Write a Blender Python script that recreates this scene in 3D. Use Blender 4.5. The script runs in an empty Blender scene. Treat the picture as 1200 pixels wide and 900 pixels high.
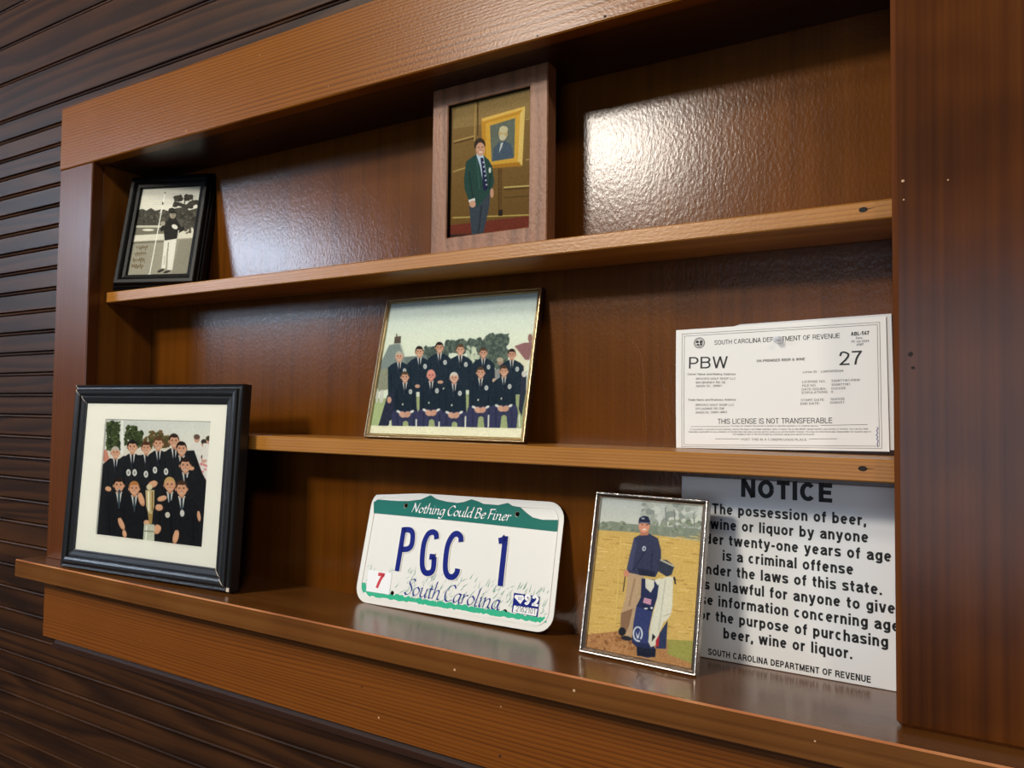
import bpy, math, random
import numpy as np
from mathutils import Matrix, Vector

random.seed(7)
S = bpy.context.scene
COL = S.collection

# ------------------------------------------------------------------ camera
CAM = dict(f=832.0, yaw=0.50964, pitch=0.03892, roll=0.01198, pos=(1.18786, -0.67916, 0.26606))
def make_camera():
    y, p, r = CAM['yaw'], CAM['pitch'], CAM['roll']
    fw = Vector((-math.sin(y)*math.cos(p), math.cos(y)*math.cos(p), math.sin(p)))
    rt = Vector((math.cos(y), math.sin(y), 0.0))
    up = rt.cross(fw)
    c, s = math.cos(r), math.sin(r)
    rt, up = c*rt + s*up, -s*rt + c*up
    cd = bpy.data.cameras.new('camera'); co = bpy.data.objects.new('camera', cd); COL.objects.link(co)
    m = Matrix((rt, up, -fw)).transposed().to_4x4()
    m.translation = Vector(CAM['pos'])
    co.matrix_world = m
    cd.sensor_fit = 'HORIZONTAL'; cd.sensor_width = 36.0; cd.lens = CAM['f']/1200*36.0
    cd.clip_start = 0.01
    S.camera = co
make_camera()

# ------------------------------------------------------------------ light
S.view_settings.view_transform = 'Standard'
S.view_settings.look = 'None'
S.view_settings.exposure = -0.12
S.view_settings.gamma = 1.0
S.view_settings.use_curve_mapping = False
W = bpy.data.worlds.new('world'); S.world = W; W.use_nodes = True
W.node_tree.nodes['Background'].inputs[0].default_value = (0.62, 0.72, 0.9, 1)
W.node_tree.nodes['Background'].inputs[1].default_value = 0.035

def area(name, loc, target, sx, sy, power, color):
    l = bpy.data.lights.new(name, 'AREA'); l.shape = 'RECTANGLE'; l.size = sx; l.size_y = sy
    l.energy = power; l.color = color
    o = bpy.data.objects.new(name, l); COL.objects.link(o)
    o.location = loc
    d = Vector(target) - Vector(loc)
    o.rotation_euler = d.to_track_quat('-Z', 'Y').to_euler()
    return o
# two ceiling lamps in front of the niche on its left, one on its right
area('lamp_key', (-0.36, -2.95, 1.84), (0.7, 0.1, 0.5), 0.56, 0.32, 78, (1.0, 0.93, 0.82))
area('lamp_high', (-0.60, -2.95, 2.48), (0.7, 0.1, 0.5), 0.46, 0.34, 36, (1.0, 0.92, 0.80))
area('lamp_right', (2.3, -1.9, 1.95), (0.5, 0.1, 0.3), 0.30, 0.30, 18, (1.0, 0.90, 0.76))
# daylight windows across the room
area('window_light_left', (-2.85, -2.6, 1.36), (0.3, 0.1, 0.45), 0.9, 0.34, 44, (0.66, 0.80, 1.0))
area('window_light_left_sill', (-2.80, -2.6, 0.88), (0.3, 0.1, 0.45), 1.1, 0.34, 5, (0.66, 0.80, 1.0))
area('window_light_far', (-5.2, -2.6, 1.5), (0.0, 0.1, 0.45), 1.3, 1.2, 6, (0.72, 0.84, 1.0))
area('window_light_right', (1.25, -3.6, 0.22), (1.1, 0.0, 0.25), 2.2, 1.5, 20, (0.70, 0.83, 1.0))

# ------------------------------------------------------------------ helpers
def lin(c):
    c = np.asarray(c, float)/255.0
    return np.where(c <= 0.04045, c/12.92, ((c+0.055)/1.055)**2.4)
def rgba(c): return tuple(float(x) for x in lin(c)) + (1.0,)

def new_mat(name):
    m = bpy.data.materials.new(name); m.use_nodes = True
    nt = m.node_tree
    return m, nt, nt.nodes['Principled BSDF']
def plain(name, col, rough=0.5, metal=0.0, bump=0.0, bscale=400, coat=0.0, spec=0.5):
    m, nt, b = new_mat(name)
    b.inputs['Base Color'].default_value = rgba(col); b.inputs['Roughness'].default_value = rough
    b.inputs['Metallic'].default_value = metal; b.inputs['Coat Weight'].default_value = coat
    b.inputs['Specular IOR Level'].default_value = spec
    if bump:
        tc = nt.nodes.new('ShaderNodeTexCoord'); n = nt.nodes.new('ShaderNodeTexNoise'); bp = nt.nodes.new('ShaderNodeBump')
        n.inputs['Scale'].default_value = bscale; n.inputs['Detail'].default_value = 3
        bp.inputs['Strength'].default_value = bump; bp.inputs['Distance'].default_value = 0.002
        nt.links.new(tc.outputs['Object'], n.inputs['Vector']); nt.links.new(n.outputs['Fac'], bp.inputs['Height'])
        nt.links.new(bp.outputs['Normal'], b.inputs['Normal'])
    return m
def wood(name, dark, mid, light, axis='X', rings=60, stretch=0.04, rough=0.3, peel=0.12, peel_scale=350, fine=0.5,
         warp=6.0, seed=0.0, boards=None, wave_mix=0.6, spec=0.5, blotch=0.35):
    """varnished wood, grain along axis"""
    m, nt, b = new_mat(name); N = nt.nodes; L = nt.links
    tc = N.new('ShaderNodeTexCoord')
    mp = N.new('ShaderNodeMapping'); L.new(tc.outputs['Object'], mp.inputs['Vector'])
    sc = {'X': (stretch, 1, 1), 'Z': (1, 1, stretch)}[axis]
    mp.inputs['Scale'].default_value = sc; mp.inputs['Location'].default_value = (seed, seed*1.7, seed*0.6)
    vec = mp.outputs['Vector']
    if boards:                                   # every board of the wall has its own grain
        sx = N.new('ShaderNodeSeparateXYZ'); L.new(tc.outputs['Object'], sx.inputs[0])
        dv = N.new('ShaderNodeMath'); dv.operation = 'DIVIDE'; dv.inputs[1].default_value = boards[0]
        sb = N.new('ShaderNodeMath'); sb.operation = 'SUBTRACT'; sb.inputs[1].default_value = boards[1]
        L.new(sx.outputs['Z'], sb.inputs[0]); L.new(sb.outputs[0], dv.inputs[0])
        fl = N.new('ShaderNodeMath'); fl.operation = 'FLOOR'; L.new(dv.outputs[0], fl.inputs[0])
        wn = N.new('ShaderNodeTexWhiteNoise'); wn.noise_dimensions = '1D'; L.new(fl.outputs[0], wn.inputs['W'])
        vm = N.new('ShaderNodeVectorMath'); vm.operation = 'SCALE'; vm.inputs['Scale'].default_value = 4.0
        L.new(wn.outputs['Color'], vm.inputs[0])
        va = N.new('ShaderNodeVectorMath'); va.operation = 'ADD'
        L.new(vec, va.inputs[0]); L.new(vm.outputs[0], va.inputs[1]); vec = va.outputs[0]
    # low frequency distortion -> wandering growth rings
    n1 = N.new('ShaderNodeTexNoise'); n1.inputs['Scale'].default_value = 7.0; n1.inputs['Detail'].default_value = 3
    L.new(vec, n1.inputs['Vector'])
    sep = N.new('ShaderNodeSeparateXYZ'); L.new(vec, sep.inputs[0])
    coord = sep.outputs['Z'] if axis == 'X' else sep.outputs['X']
    mul = N.new('ShaderNodeMath'); mul.operation = 'MULTIPLY'; mul.inputs[1].default_value = rings
    L.new(coord, mul.inputs[0])
    nm = N.new('ShaderNodeMath'); nm.operation = 'MULTIPLY_ADD'; nm.inputs[1].default_value = warp
    L.new(n1.outputs['Fac'], nm.inputs[0]); L.new(mul.outputs[0], nm.inputs[2])
    fr = N.new('ShaderNodeMath'); fr.operation = 'FRACT'; L.new(nm.outputs[0], fr.inputs[0])
    rw = N.new('ShaderNodeValToRGB'); L.new(fr.outputs[0], rw.inputs[0])
    e = rw.color_ramp.elements; e[0].position = 0.0; e[0].color = (0.12, 0.12, 0.12, 1); e[1].position = 0.22; e[1].color = (0.55, 0.55, 0.55, 1)
    k = rw.color_ramp.elements.new(0.7); k.color = (1, 1, 1, 1)
    k = rw.color_ramp.elements.new(0.98); k.color = (0.2, 0.2, 0.2, 1)
    # fine fibres
    mp2 = N.new('ShaderNodeMapping'); L.new(vec, mp2.inputs['Vector'])
    mp2.inputs['Scale'].default_value = {'X': (8, 260, 260), 'Z': (260, 260, 8)}[axis]
    n2 = N.new('ShaderNodeTexNoise'); n2.inputs['Scale'].default_value = 1.0; n2.inputs['Detail'].default_value = 4
    L.new(mp2.outputs[0], n2.inputs['Vector'])
    n3 = N.new('ShaderNodeTexNoise'); n3.inputs['Scale'].default_value = 9.0; n3.inputs['Detail'].default_value = 2
    L.new(tc.outputs['Object'], n3.inputs['Vector'])
    def mix(fac, a, bb):
        x = N.new('ShaderNodeMix'); x.data_type = 'FLOAT'; x.inputs[0].default_value = fac
        L.new(a, x.inputs[2]); L.new(bb, x.inputs[3]); return x.outputs[0]
    v = mix(1-wave_mix, rw.outputs['Color'], n2.outputs['Fac'])
    v = mix(blotch, v, n3.outputs['Fac'])
    cr = N.new('ShaderNodeValToRGB'); L.new(v, cr.inputs[0])
    e = cr.color_ramp.elements; e[0].position = 0.22; e[0].color = rgba(dark); e[1].position = 0.8; e[1].color = rgba(light)
    k = cr.color_ramp.elements.new(0.5); k.color = rgba(mid)
    L.new(cr.outputs['Color'], b.inputs['Base Color'])
    b.inputs['Roughness'].default_value = rough; b.inputs['Specular IOR Level'].default_value = spec
    # surface: brushed varnish + fibres
    n4 = N.new('ShaderNodeTexNoise'); n4.inputs['Scale'].default_value = peel_scale; n4.inputs['Detail'].default_value = 2
    mp4 = N.new('ShaderNodeMapping'); mp4.inputs['Scale'].default_value = (1, 1, 0.55) if axis == 'Z' else (0.55, 1, 1)
    L.new(tc.outputs['Object'], mp4.inputs['Vector']); L.new(mp4.outputs[0], n4.inputs['Vector'])
    h = N.new('ShaderNodeMath'); h.operation = 'MULTIPLY_ADD'; h.inputs[1].default_value = fine
    L.new(v, h.inputs[0]); L.new(n4.outputs['Fac'], h.inputs[2])
    bp = N.new('ShaderNodeBump'); bp.inputs['Strength'].default_value = peel; bp.inputs['Distance'].default_value = 0.002
    L.new(h.outputs[0], bp.inputs['Height']); L.new(bp.outputs['Normal'], b.inputs['Normal'])
    return m

def mesh_obj(name, verts, faces, mats, parent=None, idx=None, smooth=False):
    me = bpy.data.meshes.new(name); me.from_pydata([tuple(v) for v in verts], [], faces)
    if not isinstance(mats, (list, tuple)): mats = [mats]
    for m in mats: me.materials.append(m)
    if idx is not None: me.polygons.foreach_set('material_index', idx)
    if smooth: me.polygons.foreach_set('use_smooth', [True]*len(me.polygons))
    me.update()
    o = bpy.data.objects.new(name, me); COL.objects.link(o)
    if parent: o.parent = parent
    return o
def tag(o, label=None, cat=None, group=None, kind=None):
    if label: o['label'] = label
    if cat: o['category'] = cat
    if group: o['group'] = group
    if kind: o['kind'] = kind
    return o
def thing(name, label, cat, loc, yaw=0, lean=0, roll=0, group=None):
    o = bpy.data.objects.new(name, None); COL.objects.link(o); o.empty_display_size = 0.05
    o.rotation_mode = 'YXZ'; o.location = loc; o.rotation_euler = (-lean, -roll, yaw)
    return tag(o, label, cat, group)

class MB:
    def __init__(s): s.v = []; s.f = []; s.i = []
    def quad(s, a, b, c, d, i=0):
        n = len(s.v); s.v += [a, b, c, d]; s.f.append((n, n+1, n+2, n+3)); s.i.append(i)
    def poly(s, pts, i=0):
        n = len(s.v); s.v += list(pts); s.f.append(tuple(range(n, n+len(pts)))); s.i.append(i)
    def bevel_box(s, lo, hi, c=0.001, i=0, edge=None):
        """box with chamfered edges; edge = material index of the chamfers"""
        edge = i if edge is None else edge
        lo = np.array(lo, float); hi = np.array(hi, float); c = min(c, *(0.49*(hi-lo)))
        P = {}
        base = len(s.v)
        for sx in (0, 1):
            for sy in (0, 1):
                for sz in (0, 1):
                    sg = (sx, sy, sz)
                    for ax in range(3):
                        p = [0, 0, 0]
                        for k in range(3):
                            full = (hi if sg[k] else lo)[k]
                            p[k] = full if k == ax else full + (c if not sg[k] else -c)
                        P[(sg, ax)] = len(s.v); s.v.append(tuple(p))
        def add(ids, mi):
            pts = [np.array(s.v[j]) for j in ids]
            nrm = np.cross(pts[1]-pts[0], pts[2]-pts[0])
            if nrm @ (sum(pts)/len(pts) - (lo+hi)/2) < 0: ids = ids[::-1]
            s.f.append(tuple(ids)); s.i.append(mi)
        for ax in range(3):
            o = [k for k in range(3) if k != ax]
            for val in (0, 1):
                ids = []
                for a, b in ((0, 0), (1, 0), (1, 1), (0, 1)):
                    sg = [0, 0, 0]; sg[ax] = val; sg[o[0]] = a; sg[o[1]] = b
                    ids.append(P[(tuple(sg), ax)])
                add(ids, i)
            for a in (0, 1):                     # edges along ax
                for b in (0, 1):
                    ids = []
                    for val, fa in ((0, o[0]), (1, o[0]), (1, o[1]), (0, o[1])):
                        sg = [0, 0, 0]; sg[ax] = val; sg[o[0]] = a; sg[o[1]] = b
                        ids.append(P[(tuple(sg), fa)])
                    add(ids, edge)
        for sx in (0, 1):
            for sy in (0, 1):
                for sz in (0, 1):
                    add([P[((sx, sy, sz), k)] for k in range(3)], edge)
    def ribbon(s, pts, w, y0, y1, i=0, side=None, flat=False):
        """constant-width stroke lying in the XZ plane, raised from y0 to y1 (towards -y)"""
        pts = [np.array(p, float) for p in pts]; Lf, Rt = [], []
        pts = [p for k, p in enumerate(pts) if k == 0 or np.abs(p-pts[k-1]).max() > 1e-7]
        for k, p in enumerate(pts):
            d0 = pts[k]-pts[k-1] if k else pts[1]-pts[0]
            d1 = pts[k+1]-pts[k] if k < len(pts)-1 else d0
            d0 = d0/np.linalg.norm(d0); d1 = d1/np.linalg.norm(d1)
            t = d0+d1; t /= np.linalg.norm(t); n = np.array((-t[1], t[0]))
            q = w/2/max(0.6, abs(n @ np.array((-d0[1], d0[0]))))
            Lf.append(p+n*q); Rt.append(p-n*q)
        V = lambda p, y: (p[0], y, p[1])
        for k in range(len(pts)-1):
            s.quad(V(Rt[k], y1), V(Rt[k+1], y1), V(Lf[k+1], y1), V(Lf[k], y1), i)
            if flat: continue
            j = i if side is None else side
            s.quad(V(Lf[k], y1), V(Lf[k+1], y1), V(Lf[k+1], y0), V(Lf[k], y0), j)
            s.quad(V(Rt[k+1], y1), V(Rt[k], y1), V(Rt[k], y0), V(Rt[k+1], y0), j)
        if flat: return
        j = i if side is None else side
        s.quad(V(Lf[0], y1), V(Lf[0], y0), V(Rt[0], y0), V(Rt[0], y1), j)
        s.quad(V(Rt[-1], y1), V(Rt[-1], y0), V(Lf[-1], y0), V(Lf[-1], y1), j)
    def weld(s):
        key, new, mp = {}, [], []
        for p in s.v:
            k = tuple(round(float(c)*2e6) for c in p)
            if k not in key: key[k] = len(new); new.append(p)
            mp.append(key[k])
        s.v = new; F, I = [], []
        for f, i in zip(s.f, s.i):
            g = []
            for q in f:
                if mp[q] not in g: g.append(mp[q])
            if len(g) > 2: F.append(tuple(g)); I.append(i)
        s.f, s.i = F, I
    def build(s, name, mats, parent=None, smooth=False):
        s.weld()
        return mesh_obj(name, s.v, s.f, mats, parent, s.i, smooth)

def smooth_path(pts, n=5):
    pts = [np.array(p, float) for p in pts]
    if len(pts) < 3: return pts
    P = [2*pts[0]-pts[1]] + pts + [2*pts[-1]-pts[-2]]; out = []
    for k in range(1, len(P)-2):
        a, b, c, d = P[k-1:k+3]
        for t in np.linspace(0, 1, n, endpoint=False):
            out.append(0.5*((2*b)+(c-a)*t+(2*a-5*b+4*c-d)*t*t+(3*b-a-3*c+d)*t**3))
    return out + [pts[-1]]

def sweep_frame(name, w, h, prof, mats, parent, idx=None, z0=0.0, x0=0.0):
    """mitred moulding: profile points (distance inward from the outer edge, depth y)"""
    v, f, mi = [], [], []
    for d, y in prof:
        v += [(x0-w/2+d, y, z0+d), (x0+w/2-d, y, z0+d), (x0+w/2-d, y, z0+h-d), (x0-w/2+d, y, z0+h-d)]
    n = len(prof)
    for k in range(n):
        a, b = 4*k, 4*((k+1) % n)
        for j in range(4):
            j2 = (j+1) % 4
            f.append((a+j, a+j2, b+j2, b+j)); mi.append(idx[k] if idx else 0)
    return mesh_obj(name, v, f, mats, parent, mi)

def homography(src, dst):
    A = []
    for (x, y), (u, v) in zip(src, dst):
        A.append([x, y, 1, 0, 0, 0, -u*x, -u*y, -u]); A.append([0, 0, 0, x, y, 1, -v*x, -v*y, -v])
    H = np.linalg.svd(np.array(A, float))[2][-1].reshape(3, 3)
    def f(p):
        q = H @ np.array((p[0], p[1], 1.0)); return q[:2]/q[2]
    return f

# ---- photographic prints: pictures drawn onto a fine coloured grid
class Print:
    """a flat printed picture of w x h metres; shapes are given in sketch units whose four
    corners (TL, TR, BR, BL) are the corners of the visible print"""
    def __init__(s, w, h, corners, res=260, margin=0.002):
        s.w, s.h, s.m = w, h, margin
        s.nx = res; s.ny = max(8, int(res*(h+2*margin)/(w+2*margin)))
        s.SS = 3
        s.img = np.ones((s.ny*s.SS, s.nx*s.SS, 3))*200
        s.H = homography(corners, [(0, h), (w, h), (w, 0), (0, 0)])
        Y, X = np.mgrid[0:s.ny*s.SS, 0:s.nx*s.SS]; s.X = X+0.5; s.Y = Y+0.5
        s.rng = np.random.RandomState(3)
    def px(s, p):
        x, z = s.H(p)
        return ((x+s.m)/(s.w+2*s.m)*s.nx*s.SS, (1-(z+s.m)/(s.h+2*s.m))*s.ny*s.SS)
    def mask(s, pts):
        P = [s.px(p) for p in pts]
        xs = [p[0] for p in P]; ys = [p[1] for p in P]
        x0, x1 = max(0, int(min(xs))-1), min(s.img.shape[1], int(max(xs))+2)
        y0, y1 = max(0, int(min(ys))-1), min(s.img.shape[0], int(max(ys))+2)
        if x1 <= x0 or y1 <= y0: return None
        X = s.X[y0:y1, x0:x1]; Y = s.Y[y0:y1, x0:x1]; ins = np.zeros(X.shape, bool)
        for k in range(len(P)):
            (ax, ay), (bx, by) = P[k], P[k-1]
            if ay == by: continue
            ins ^= ((ay > Y) != (by > Y)) & (X < (bx-ax)*(Y-ay)/(by-ay)+ax)
        return (slice(y0, y1), slice(x0, x1)), ins
    def poly(s, pts, col, noise=0, nsc=3):
        r = s.mask(pts)
        if r is None: return
        sl, ins = r
        c = np.array(col, float)
        if noise:
            n = s.noise(ins.shape, nsc)[..., None]*noise
            s.img[sl][ins] = (c + n)[ins] if n.ndim == 3 else c
        else: s.img[sl][ins] = c
    def noise(s, shape, sc):
        h, w = shape[0]//sc+2, shape[1]//sc+2
        a = s.rng.randn(h, w)
        return np.kron(a, np.ones((sc, sc)))[:shape[0], :shape[1]]
    def ell(s, cx, cy, rx, ry, col, rot=0, **k):
        t = np.linspace(0, 2*np.pi, 22, endpoint=False); c, sn = math.cos(rot), math.sin(rot)
        s.poly([(cx+rx*math.cos(a)*c-ry*math.sin(a)*sn, cy+rx*math.cos(a)*sn+ry*math.sin(a)*c) for a in t], col, **k)
    def line(s, pts, w, col):
        for a, b in zip(pts[:-1], pts[1:]):
            d = np.array(b, float)-np.array(a, float); d /= max(1e-6, np.linalg.norm(d)); n = np.array((-d[1], d[0]))*w/2
            s.poly([np.array(a)+n, np.array(b)+n, np.array(b)-n, np.array(a)-n], col)
    def blobs(s, box, n, r, cols):
        x0, y0, x1, y1 = box
        for k in range(n):
            s.ell(s.rng.uniform(x0, x1), s.rng.uniform(y0, y1), r*s.rng.uniform(.5, 1.3), r*s.rng.uniform(.4, 1.0),
                  cols[s.rng.randint(len(cols))], s.rng.uniform(0, 3))
    def grad(s, p0, c0, p1, c1):
        a = np.array(s.px(p0)); b = np.array(s.px(p1)); d = b-a
        t = np.clip(((s.X-a[0])*d[0]+(s.Y-a[1])*d[1])/(d@d), 0, 1)[..., None]
        s.img[:] = np.array(c0)*(1-t)+np.array(c1)*t
    def build(s, name, parent, x0, z0, y, mat):
        im = s.img.copy()
        b = im.copy()
        for ax in (0, 1):
            b = (np.roll(b, 1, ax)+2*b+np.roll(b, -1, ax))/4
        b[0], b[-1], b[:, 0], b[:, -1] = im[0], im[-1], im[:, 0], im[:, -1]
        im = b.reshape(s.ny, s.SS, s.nx, s.SS, 3).mean((1, 3))
        im = im + s.rng.randn(s.ny, s.nx, 1)*3.5 + s.noise((s.ny, s.nx), 3)[..., None]*2.5
        col = lin(np.clip(im, 0, 255))
        nx, ny = s.nx, s.ny
        W_, H_ = s.w+2*s.m, s.h+2*s.m
        gx = np.linspace(-W_/2, W_/2, nx); gz = np.linspace(H_, 0, ny)
        V = np.zeros((ny, nx, 3)); V[..., 0] = gx[None, :]+x0; V[..., 1] = y; V[..., 2] = gz[:, None]+z0-s.m
        i = np.arange(nx*ny).reshape(ny, nx)
        F = np.stack([i[1:, :-1], i[1:, 1:], i[:-1, 1:], i[:-1, :-1]], -1).reshape(-1, 4)
        me = bpy.data.meshes.new(name)
        me.vertices.add(nx*ny); me.vertices.foreach_set('co', V.ravel())
        me.loops.add(F.size); me.loops.foreach_set('vertex_index', F.ravel().astype(np.int32))
        me.polygons.add(len(F)); me.polygons.foreach_set('loop_start', np.arange(0, F.size, 4).astype(np.int32))
        me.update(calc_edges=True); me.validate()
        at = me.color_attributes.new('ink', 'FLOAT_COLOR', 'POINT')
        at.data.foreach_set('color', np.concatenate([col, np.ones((ny, nx, 1))], -1).ravel())
        me.materials.append(mat)
        o = bpy.data.objects.new(name, me); COL.objects.link(o); o.parent = parent
        return o
def ink_mat(name, rough=0.6):
    m, nt, b = new_mat(name)
    a = nt.nodes.new('ShaderNodeAttribute'); a.attribute_name = 'ink'
    nt.links.new(a.outputs['Color'], b.inputs['Base Color']); b.inputs['Roughness'].default_value = rough
    b.inputs['Specular IOR Level'].default_value = .08
    return m
def glass_mat():
    m, nt, b = new_mat('picture_glass'); nt.nodes.remove(b)
    out = nt.nodes['Material Output']
    t = nt.nodes.new('ShaderNodeBsdfTransparent'); g = nt.nodes.new('ShaderNodeBsdfGlossy'); g.inputs['Roughness'].default_value = 0.03
    t.inputs['Color'].default_value = (0.96, 0.98, 0.97, 1)
    fr = nt.nodes.new('ShaderNodeFresnel'); fr.inputs['IOR'].default_value = 1.5
    mx = nt.nodes.new('ShaderNodeMixShader')
    nt.links.new(fr.outputs[0], mx.inputs[0]); nt.links.new(t.outputs[0], mx.inputs[1]); nt.links.new(g.outputs[0], mx.inputs[2])
    nt.links.new(mx.outputs[0], out.inputs['Surface'])
    return m

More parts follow.
